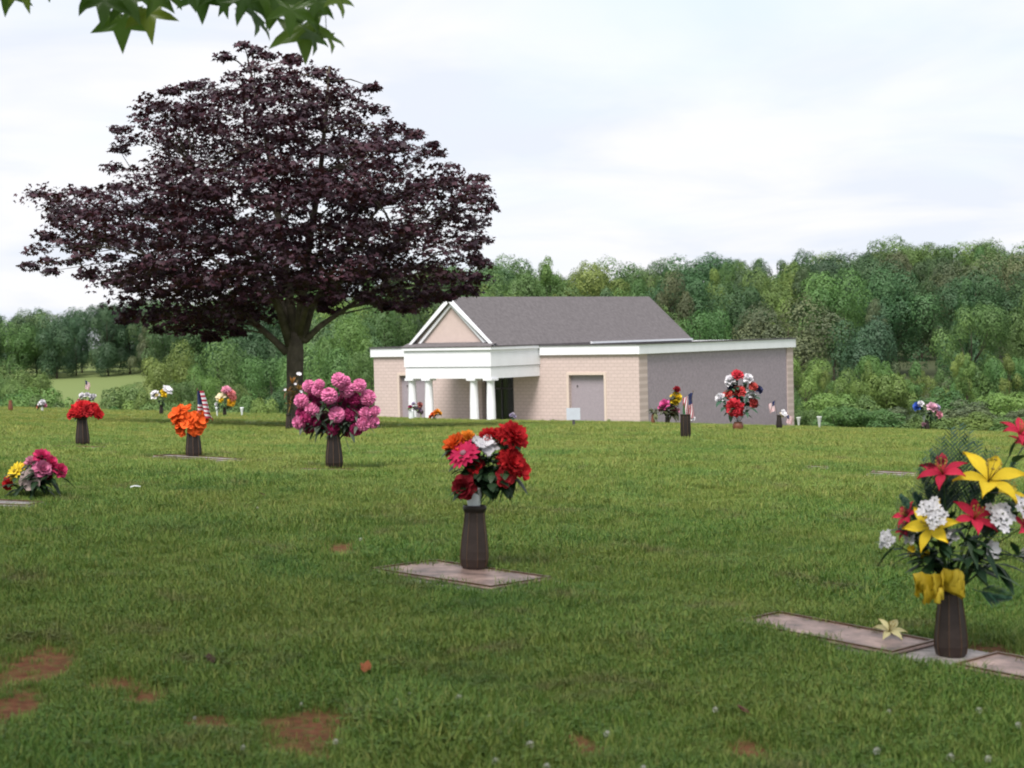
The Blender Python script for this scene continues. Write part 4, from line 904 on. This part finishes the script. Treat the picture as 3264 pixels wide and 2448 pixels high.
bouquet('tall wreath of red and white flowers with green leaves in the red brown pot', (p.x, p.y, p.z + .15), fl, Y, 130, (.16, .07), fol=leaf_mat('wreath_green', (.015, .05, .03), (.03, .085, .05), (.05, .11, .06), .2))
p, _ = far_vase(2127, 1352, .85, 'dark vase with pink, yellow and red blooms before the grey wall'); Y = p.y
bouquet('pink, yellow and red blooms over dark green leaves before the grey wall', (p.x, p.y, p.z + .2), [('rose', 2120, 1290, 20, (.68, .12, .35)), ('rose', 2108, 1302, 13, (.68, .12, .35)), ('rose', 2155, 1268, 21, YEL), ('rose', 2150, 1282, 16, YEL), ('rose', 2157, 1242, 13, DRED), ('rose', 2148, 1308, 14, MAG), ('poppy', 2160, 1310, 10, LPK)], Y, 120, (.16, .09), fol=leaf_mat('olive_foliage', (.03, .032, .015), (.045, .048, .02), None, .2))
p, _ = far_vase(2082, 1351, .75, 'brown vase of wilted brown flowers at the foot of the grey wall', body=M_brown); Y = p.y
bouquet('wilted brown flower heads at the foot of the grey wall', (p.x, p.y, p.z + .2), [('tuft', 2076, 1309, 12, (.10, .10, .08)), ('tuft', 2090, 1311, 12, (.12, .11, .09)), ('tuft', 2084, 1322, 10, (.14, .09, .07))], Y, 30, (.12, .05), fol=GREENS['dull'])
p = hit(2205, 1353); o = empty('white_flower_pick', tuple(p), 0, 'small white flower on a stem behind the dark vase with the limp flag', 'flower')
flower(o, 'rose', at(2206, 1334, p.y), 11 * p.y / FPX, WHT, Vector((0, -.6, .8))); t = MB(); t.tube([(0, 0, -.02), at(2206, 1335, p.y) - p], .006, 5); t.build('stem', M_stem, o)
p, _ = far_vase(2484, 1368, 1.0, 'dark vase with a white flower and faded flag at the end of the grey wall'); Y = p.y
bouquet('single broad white flower in the dark vase by the faded flag', (p.x, p.y, p.z + .26), [('poppy', 2497, 1318, 13, WHT), ('poppy', 2492, 1322, 10, CRM)], Y, 8, (.06, .03))
flag((p.x - .02, p.y, p.z + .1), at(2470, 1277, Y), .18, .30, 'faded pinkish flag drooping at the end of the grey wall', limp=True, faded=True, side=-1)
p = hit(2515, 1362); flag(p, at(2508, 1322, p.y), .12, .28, 'pale pink flag standing low beside the grey wall end', limp=True, faded=True, side=1)
for px, py, lb in ((2546, 1360, 'pale slim cone vase just past the grey wall corner'), (2612, 1366, 'pale slim cone vase standing alone before the scrub')):
    p, _ = far_vase(px, py, 1.0, lb, body=M_pale, name='cone_vase', prof=[(.012, -.05), (.016, .0), (.03, .12), (.05, .24), (.062, .27), (.055, .272), (.03, .15)])
p, _ = far_vase(2955, 1372, .9, 'dark vase holding blue and pale pink blooms before the scrub'); Y = p.y
bouquet('blue, white and pale pink blooms standing before the scrub edge', (p.x, p.y, p.z + .2), [('rose', 2925, 1296, 17, BLU), ('rose', 2935, 1288, 12, WHT, -.05), ('rose', 2970, 1300, 20, (.66, .40, .50)), ('rose', 2992, 1322, 14, (.6, .25, .33)), ('rose', 2945, 1352, 9, (.6, .35, .45)), ('rose', 2962, 1322, 12, WHT, .05), ('rose', 2985, 1300, 14, LIL, .05)], Y, 50, (.14, .06))
# left crest row
p, _ = far_vase(34, 1309, .95, 'plain brown vase at the far left crest with nothing in it', body=M_brown)
p, _ = far_vase(135, 1312, .6, 'small vase of white and pink blooms on the left crest', body=M_pale); Y = p.y
bouquet('small bunch of white, pink and red blooms on the left crest', (p.x, p.y, p.z + .12), [('rose', 135, 1284, 12, WHT), ('rose', 143, 1292, 8, LPK), ('rose', 122, 1297, 7, (.5, .2, .12)), ('rose', 127, 1290, 8, WHT)], Y, 16, (.1, .05))
p, _ = far_vase(272, 1316, .9, 'dark vase with white blooms and a faded flag behind the red mound'); Y = p.y
bouquet('white blooms below a faded flag behind the red mound', (p.x, p.y, p.z + .2), [('rose', 262, 1262, 12, WHT), ('rose', 292, 1266, 12, WHT), ('rose', 278, 1260, 11, WHT, .05), ('rose', 252, 1278, 9, (.6, .3, .3)), ('rose', 300, 1262, 8, WHT)], Y, 36, (.12, .05))
flag((p.x, p.y, p.z + .15), at(271, 1212, Y), .20, .32, 'faded pinkish flag rising behind the red flower mound', limp=True, faded=True, side=1)
p, _ = far_vase(514, 1309, .9, 'dark vase of white and yellow blooms on the crest left of the maple'); Y = p.y
bouquet('white and yellow trumpet blooms on the crest left of the maple', (p.x, p.y, p.z + .2), [('poppy', 497, 1262, 17, WHT), ('poppy', 490, 1252, 11, WHT), ('rose', 521, 1250, 12, YEL), ('poppy', 532, 1244, 18, WHT, .05), ('rose', 522, 1260, 11, YEL, -.05), ('rose', 500, 1260, 6, (.6, .5, .2), -.15)], Y, 30, (.14, .06))
p, _ = far_vase(716, 1311, .8, 'pale vase under salmon and yellow blooms on the crest'); Y = p.y
bouquet('upright oval bunch of salmon, cream and yellow blooms beside the maple', (p.x, p.y, p.z + .12), [('carnation', 722, 1242, 17, LPK), ('carnation', 735, 1254, 17, (.62, .20, .20)), ('carnation', 740, 1266, 15, (.62, .20, .18)), ('poppy', 704, 1264, 18, CRM), ('rose', 705, 1276, 9, YEL, -.1), ('carnation', 736, 1284, 15, (.74, .40, .02), -.05), ('carnation', 741, 1276, 12, (.72, .38, .03)), ('rose', 690, 1288, 7, WHT)], Y, 50, (.14, .06))
for px, py, lb in ((692, 1313, 'short white cone vase beside the salmon and yellow bunch'), (771, 1313, 'short white cone vase with a pale sprig near the maple')):
    p, _ = far_vase(px, py, .85, lb, body=M_pwhite, name='cone_vase', prof=[(.012, -.05), (.016, .0), (.03, .12), (.05, .24), (.062, .27), (.055, .272), (.03, .15)])
p = hit(922, 1372); vase(p, 1.0, 'dark bronze vase of dried grass standing before the maple trunk', .2); Y = p.y
bouquet('dried orange brown grasses with white butterflies before the maple trunk', (p.x, p.y, p.z + .26), [('tuft', 932, 1222, 22, (.22, .10, .02)), ('tuft', 918, 1245, 22, (.16, .08, .02)), ('tuft', 950, 1240, 20, (.24, .12, .02)), ('bell', 952, 1196, 11, WHT, -.1), ('bell', 941, 1226, 6, WHT, -.15), ('bell', 910, 1244, 6, WHT, -.15), ('bell', 958, 1250, 7, WHT, -.1), ('tuft', 935, 1262, 20, (.12, .07, .02))], Y, 60, (.16, .03), fol=leaf_mat('dry_blade', (.05, .03, .012), (.11, .06, .018), (.2, .12, .03), .25))
# before the portico
p, _ = far_vase(1312, 1336, 1.0, 'white vase of mauve blooms before the portico columns', body=M_pwhite, prof=[(.05, -.05), (.07, .0), (.085, .05), (.07, .2), (.08, .26), (.07, .26), (.06, .2)]); Y = p.y
bouquet('mauve and burgundy blooms before the portico columns', (p.x, p.y, p.z + .24), [('rose', 1308, 1298, 8, MAG), ('rose', 1318, 1288, 8, LIL), ('rose', 1338, 1291, 11, (.40, .14, .13)), ('rose', 1334, 1306, 12, (.30, .20, .30)), ('rose', 1342, 1314, 9, (.26, .17, .26)), ('rose', 1322, 1302, 9, LIL)], Y, 30, (.12, .06), fol=GREENS['dull'])
p = hit(1388, 1334); Y = p.y
bouquet('low orange bunch set on the grass before the portico', (p.x, p.y, p.z + .03), [('rose', 1380, 1322, 10, (.66, .12, .02)), ('rose', 1394, 1313, 11, (.74, .30, .02)), ('rose', 1402, 1318, 8, (.72, .34, .02)), ('rose', 1388, 1316, 10, (.7, .2, .02)), ('rose', 1372, 1328, 7, (.6, .08, .03))], Y, 24, (.10, .05))
p = hit(1635, 1338); Y = p.y
bouquet('tiny lilac bunch on the grass before the tan wall', (p.x, p.y, p.z + .03), [('rose', 1630, 1324, 7, LIL), ('rose', 1640, 1328, 7, LIL), ('rose', 1635, 1320, 6, (.5, .45, .55))], Y, 10, (.08, .04))
p = hit(1829, 1360); Y = p.y; s_ = Y / FPX
so2 = empty('stake_sign', tuple(p), -.15, 'small blank grey plate on a dark stake before the crypt panel', 'sign')
t = MB(); t.box((-.022, -.02, -.05), (.022, .02, 24 * s_)); t.build('stake', M_dark, so2)
t = MB(); t.box((-22 * s_, -.032, 22 * s_), (22 * s_, -.021, 60 * s_)); q = t.build('plate', speckle('pale_grey_metal', (.44, .47, .54), .06, 6, .5, .5), so2)
# flat markers further off
for px, py, L, lb in ((2605, 1497, .22, 'small flat marker almost hidden in grass right of the middle lawn'), (2850, 1516, .42, 'pale flat marker in the grass behind the lily fern')):
    marker(hit(px, py), L, .3, math.atan2(-.25, .85), lb, [(-L * .42, L * .42, M_plate2)])
# litter and clover
p = hit(432, 1572); o = empty('paper_scrap', (p.x, p.y, p.z + .035), .2, 'crumpled white scrap lying on the grass', 'litter')
t = MB(); t.add([(-.05, -.015, 0), (-.01, -.022, .012), (.05, -.012, .004), (.052, .015, .010), (.0, .02, .022), (-.048, .016, .012)], [(0, 1, 4, 5), (1, 2, 3, 4)]); t.build('sheet', M_pale, o); o.scale = (.62, .62, .62)
def dead_leaf(px, py, s, c_, lb):
    p = hit(px, py); o = empty('dead_leaf', (p.x, p.y, p.z + .03), random.uniform(0, 6), lb, 'leaf'); t = MB(); blade_leaf(t, (-s, 0, 0), (1, .1, .35), s * 2, s * 1.1, -.1); blade_leaf(t, (-s * .2, 0, .01), (.5, .8, .3), s, s * .7, -.1); t.build('blade', leaf_mat('dry_leaf', c_, c_, None, .2, .7), o)
dead_leaf(1172, 2165, .035, (.26, .07, .02), 'curled rust brown leaf lying near the clover flowers'); dead_leaf(675, 2135, .03, (.05, .02, .012), 'dark curled leaf lying between the red soil patches'); dead_leaf(2370, 2300, .025, (.10, .03, .02), 'dark reddish leaf in the grass in front of the double marker'); dead_leaf(835, 1595, .025, (.10, .05, .02), 'brown leaf in the grass in front of the pink globe')
M_clo = leaf_mat('clover_white', (.45, .42, .38), (.62, .60, .56), (.70, .69, .66), .2, .8)
def clover(px, py, r_, top_):
    p = hit(px, py + top_); o = empty('clover_flower', tuple(p), 0, 'white clover flower head standing in the grass', 'flower', 'white clover flowers in the lawn')
    h_ = at(px, py, p.y) - p; t = MB(); t.tube([(0, 0, -.01), h_ * .5 + Vector((.004, 0, 0)), h_], .0012, 4); t.build('stem', M_stem, o)
    m = MB()
    for i in range(34):
        z = 1 - 1.7 * (i + .5) / 34; a = i * 2.4; el = math.asin(z); add_petal(m, a, el, r_ * .55, r_ * .3, .3, .2, 0, 0, 1, 2, 0, 0, None, (math.cos(a) * math.cos(el) * r_ * .55, math.sin(a) * math.cos(el) * r_ * .55, z * r_ * .6))
    q = m.build('flower_head', M_clo, o); q.location = h_
for px, py, r_ in [(1265, 2240, .013), (1308, 2215, .010), (1463, 2228, .014), (1560, 2287, .009), (1690, 2375, .013), (1580, 2428, .012), (1935, 2340, .011), (2280, 2263, .010), (2833, 2270, .009), (3120, 2265, .011), (3245, 2313, .011), (2795, 2395, .012), (3030, 2415, .012), (3150, 2420, .011), (1742, 2445, .011), (775, 2385, .009), (1070, 2365, .009), (960, 2245, .006), (2050, 2450, .01), (620, 2290, .006), (820, 1620, .008), (1150, 1720, .010)]:
    clover(px, py, r_, 38 if py > 2000 else 22)
# ------------------------------------------------------------------ lawn
gmat = MN('grass_blade'); v = gmat.attr('vary'); P = gmat.pos()
green = gmat.ramp(v, [(0, (0.0515, 0.1186, 0.0220)), (.45, (0.1006, 0.2011, 0.0330)), (.8, (0.1755, 0.2655, 0.0506)), (1, (0.2925, 0.2938, 0.0880))])
yelw = gmat.ramp(v, [(0, (0.1462, 0.1785, 0.0374)), (.6, (0.2749, 0.2881, 0.0605)), (1, (0.4212, 0.3390, 0.1210))])
msk = gmat.ramp(gmat.noise(.9, 5, .62, P), [(.36, (0, 0, 0)), (.62, (1, 1, 1))])
mr = gmat.n('ShaderNodeMapRange'); mr.inputs['From Min'].default_value = 6; mr.inputs['From Max'].default_value = 30; mr.inputs['To Min'].default_value = .28; mr.inputs['To Max'].default_value = 1.0  # yellow grows with distance; foreground shade partly put into the cooler near green
sx = gmat.n('ShaderNodeSeparateXYZ'); gmat.l(P, sx.inputs[0]); gmat.l(sx.outputs['Y'], mr.inputs[0])
mm = gmat.n('ShaderNodeMath', operation='MULTIPLY'); gmat.l(msk, mm.inputs[0]); gmat.l(mr.outputs[0], mm.inputs[1])
cc = gmat.mix(mm.outputs[0], green, yelw)
dry = gmat.ramp(gmat.noise(2.6, 6, .68, P, .6), [(.56, (0, 0, 0)), (.70, (.8, .8, .8))])
cc = gmat.mix(dry, cc, gmat.ramp(v, [(0, (.10, .095, .04)), (1, (.27, .225, .11))]))
deep = gmat.ramp(gmat.noise(1.5, 4, .6, P, .3), [(.56, (0, 0, 0)), (.72, (.75, .75, .75))])
cc = gmat.mix(deep, cc, gmat.ramp(v, [(0, (.035, .10, .022)), (1, (.10, .20, .04))])); gmat.colr(cc); gmat.rough(.6, .25); gmat.translucent(cc, .22)
M_ydot = leaf_mat('yellow_speck', (.28, .25, .06), (.38, .33, .07), (.30, .28, .12), .2, .7)
gcol = bpy.data.collections.new('grass_sources')
def tuft(n_, rad, hmin, hmax, wd, lean, seed, clover_=False, dots=0):
    rd = random.Random(seed); m = MB()
    for i in range(n_):
        a = rd.uniform(0, 6.28); q = rad * math.sqrt(rd.random()); x, y = q * math.cos(a), q * math.sin(a); h_ = rd.uniform(hmin, hmax); b = rd.uniform(0, 6.28); l = rd.uniform(.15, lean) * h_
        dx_, dy_ = math.cos(b), math.sin(b); w_ = wd * rd.uniform(.7, 1.2)
        if clover_ and i % 2:
            for k_ in range(3):
                c_ = b + k_ * 2.09; L_ = rd.uniform(.008, .012); ex, ey = math.cos(c_), math.sin(c_); h2 = h_ * .7
                m.add([(x, y, h2), (x + ex * L_ - ey * L_ * .6, y + ey * L_ + ex * L_ * .6, h2 + .002), (x + ex * L_ * 1.6, y + ey * L_ * 1.6, h2), (x + ex * L_ + ey * L_ * .6, y + ey * L_ - ex * L_ * .6, h2 + .002)], [(0, 3, 2, 1)], 0, rd.random() * .5)
        else:
            m.add([(x - dy_ * w_, y + dx_ * w_, -.01), (x + dy_ * w_, y - dx_ * w_, -.01), (x + dx_ * l * .35 + dy_ * w_ * .8, y + dy_ * l * .35 - dx_ * w_ * .8, h_ * .6), (x + dx_ * l * .35 - dy_ * w_ * .8, y + dy_ * l * .35 + dx_ * w_ * .8, h_ * .6), (x + dx_ * l, y + dy_ * l, h_)], [(0, 1, 2, 3), (3, 2, 4)], 0, rd.random())
    for i in range(dots):
        a = rd.uniform(0, 6.28); q = rad * math.sqrt(rd.random()); x, y = q * math.cos(a), q * math.sin(a); h_ = rd.uniform(hmax * .7, hmax * 1.15); s = .0034
        m.add([(x - s, y, h_), (x, y - s, h_ + s * .6), (x + s, y, h_), (x, y + s, h_ + s * .6), (x, y, h_ - s)], [(0, 1, 2, 3), (0, 4, 1), (1, 4, 2), (2, 4, 3), (3, 4, 0)], 1, rd.random())
    o = m.build('grass_tuft', [gmat.m, M_ydot]); col.objects.unlink(o); gcol.objects.link(o); return o
tuft(30, .075, .022, .050, .0020, .9, 1); tuft(30, .080, .025, .058, .0022, 1.1, 2); tuft(26, .075, .018, .042, .0022, 1.0, 3, dots=1); tuft(28, .08, .025, .050, .0022, 1.0, 4, True); tuft(26, .085, .030, .070, .0024, 1.2, 5)
r = np.random.default_rng(99)
def scatter(n_, y0, y1, pw):
    t = r.random(n_); Yv = (y0 ** pw + t * (y1 ** pw - y0 ** pw)) ** (1 / pw); return Yv, r.uniform(-1, 1, n_) * (.33 * Yv + 2.4)
Y1, X1 = scatter(54000, 3.6, 8.0, 2.0); Y2, X2 = scatter(84000, 8.0, 20.0, .75); Y3, X3 = scatter(48000, 20, 62, .5)
GYv = np.concatenate([Y1, Y2, Y3]); GXv = np.concatenate([X1, X2, X3])
keep = soil_at(GXv, GYv) < r.uniform(.18, 1.03, len(GXv))
bpy.context.view_layer.update()
for o in [q for q in col.objects if q.name.startswith('grave_marker')]:
    mi = o.matrix_world.inverted(); b = next(ch for ch in o.children if ch.name.startswith('granite_base')); bx_ = max(abs(vv.co.x) for vv in b.data.vertices); by_ = max(abs(vv.co.y) for vv in b.data.vertices)
    L3 = np.array(mi) @ np.stack([GXv, GYv, G(GXv, GYv), np.ones_like(GXv)]); rag = .015 + .09 * r.random(len(GXv)) + .05 * (np.sin(GXv * 13 + GYv * 4) * np.sin(GYv * 11 - 3 * GXv) > .3)
    keep &= ~((np.abs(L3[0]) < bx_ - rag + .03) & (np.abs(L3[1]) < by_ - rag + .03))
GXv = GXv[keep]; GYv = GYv[keep]; n_ = len(GXv)
nz = np.sin(GXv * 3.1 + 1.3 * np.sin(GYv * 2.2)) * np.sin(GYv * 2.7 + 1.1 * np.sin(GXv * 1.9)); sc_ = (.64 + .20 * nz + .24 * r.random(n_)) * np.where(GYv > 20, 1.2, 1.0)
for px, py, rd_, k_ in [(1330, 2350, .28, .38), (1480, 2420, .3, .30), (2700, 1900, .35, .35), (3000, 2060, .3, .3), (1250, 2300, .15, .35), (1500, 1780, .3, .3)]:
    h = hit(px, py); sc_ = sc_ * (1 + k_ * np.exp(-((GXv - h.x) ** 2 + ((GYv - h.y) / 1.6) ** 2) / rd_ ** 2))
sc_ *= 1 - .35 * np.clip(soil_at(GXv, GYv), 0, 1)
GZv = G(GXv, GYv)
me = bpy.data.meshes.new('grass'); me.vertices.add(n_); me.vertices.foreach_set('co', np.stack([GXv, GYv, GZv], 1).astype(np.float32).ravel())
a = me.attributes.new('rot', 'FLOAT_VECTOR', 'POINT'); a.data.foreach_set('vector', np.stack([r.normal(size=n_) * .08, r.normal(size=n_) * .08, r.uniform(0, 6.28, n_)], 1).astype(np.float32).ravel())
a = me.attributes.new('scl', 'FLOAT', 'POINT'); a.data.foreach_set('value', sc_.astype(np.float32))
a = me.attributes.new('which', 'INT', 'POINT'); a.data.foreach_set('value', r.choice(5, n_, p=[.30, .26, .22, .14, .08]).astype(np.int32))
me.update(); gr = bpy.data.objects.new('grass', me); col.objects.link(gr); tag(gr, 'short uneven mown grass with clover and yellow specks', 'grass', kind='stuff')
ng = bpy.data.node_groups.new('grass_scatter', 'GeometryNodeTree'); ng.interface.new_socket('Geometry', in_out='INPUT', socket_type='NodeSocketGeometry'); ng.interface.new_socket('Geometry', in_out='OUTPUT', socket_type='NodeSocketGeometry')
N = ng.nodes; gi = N.new('NodeGroupInput'); gout = N.new('NodeGroupOutput'); ip = N.new('GeometryNodeInstanceOnPoints'); ci = N.new('GeometryNodeCollectionInfo')
ci.inputs['Collection'].default_value = gcol; ci.inputs['Separate Children'].default_value = True; ci.inputs['Reset Children'].default_value = True
def na(nm, ty): q = N.new('GeometryNodeInputNamedAttribute'); q.data_type = ty; q.inputs['Name'].default_value = nm; return q.outputs['Attribute']
K = ng.links.new; K(gi.outputs[0], ip.inputs['Points']); K(ci.outputs[0], ip.inputs['Instance']); ip.inputs['Pick Instance'].default_value = True
K(na('which', 'INT'), ip.inputs['Instance Index']); K(na('rot', 'FLOAT_VECTOR'), ip.inputs['Rotation']); K(na('scl', 'FLOAT'), ip.inputs['Scale']); K(ip.outputs[0], gout.inputs[0])
md = gr.modifiers.new('scatter', 'NODES'); md.node_group = ng
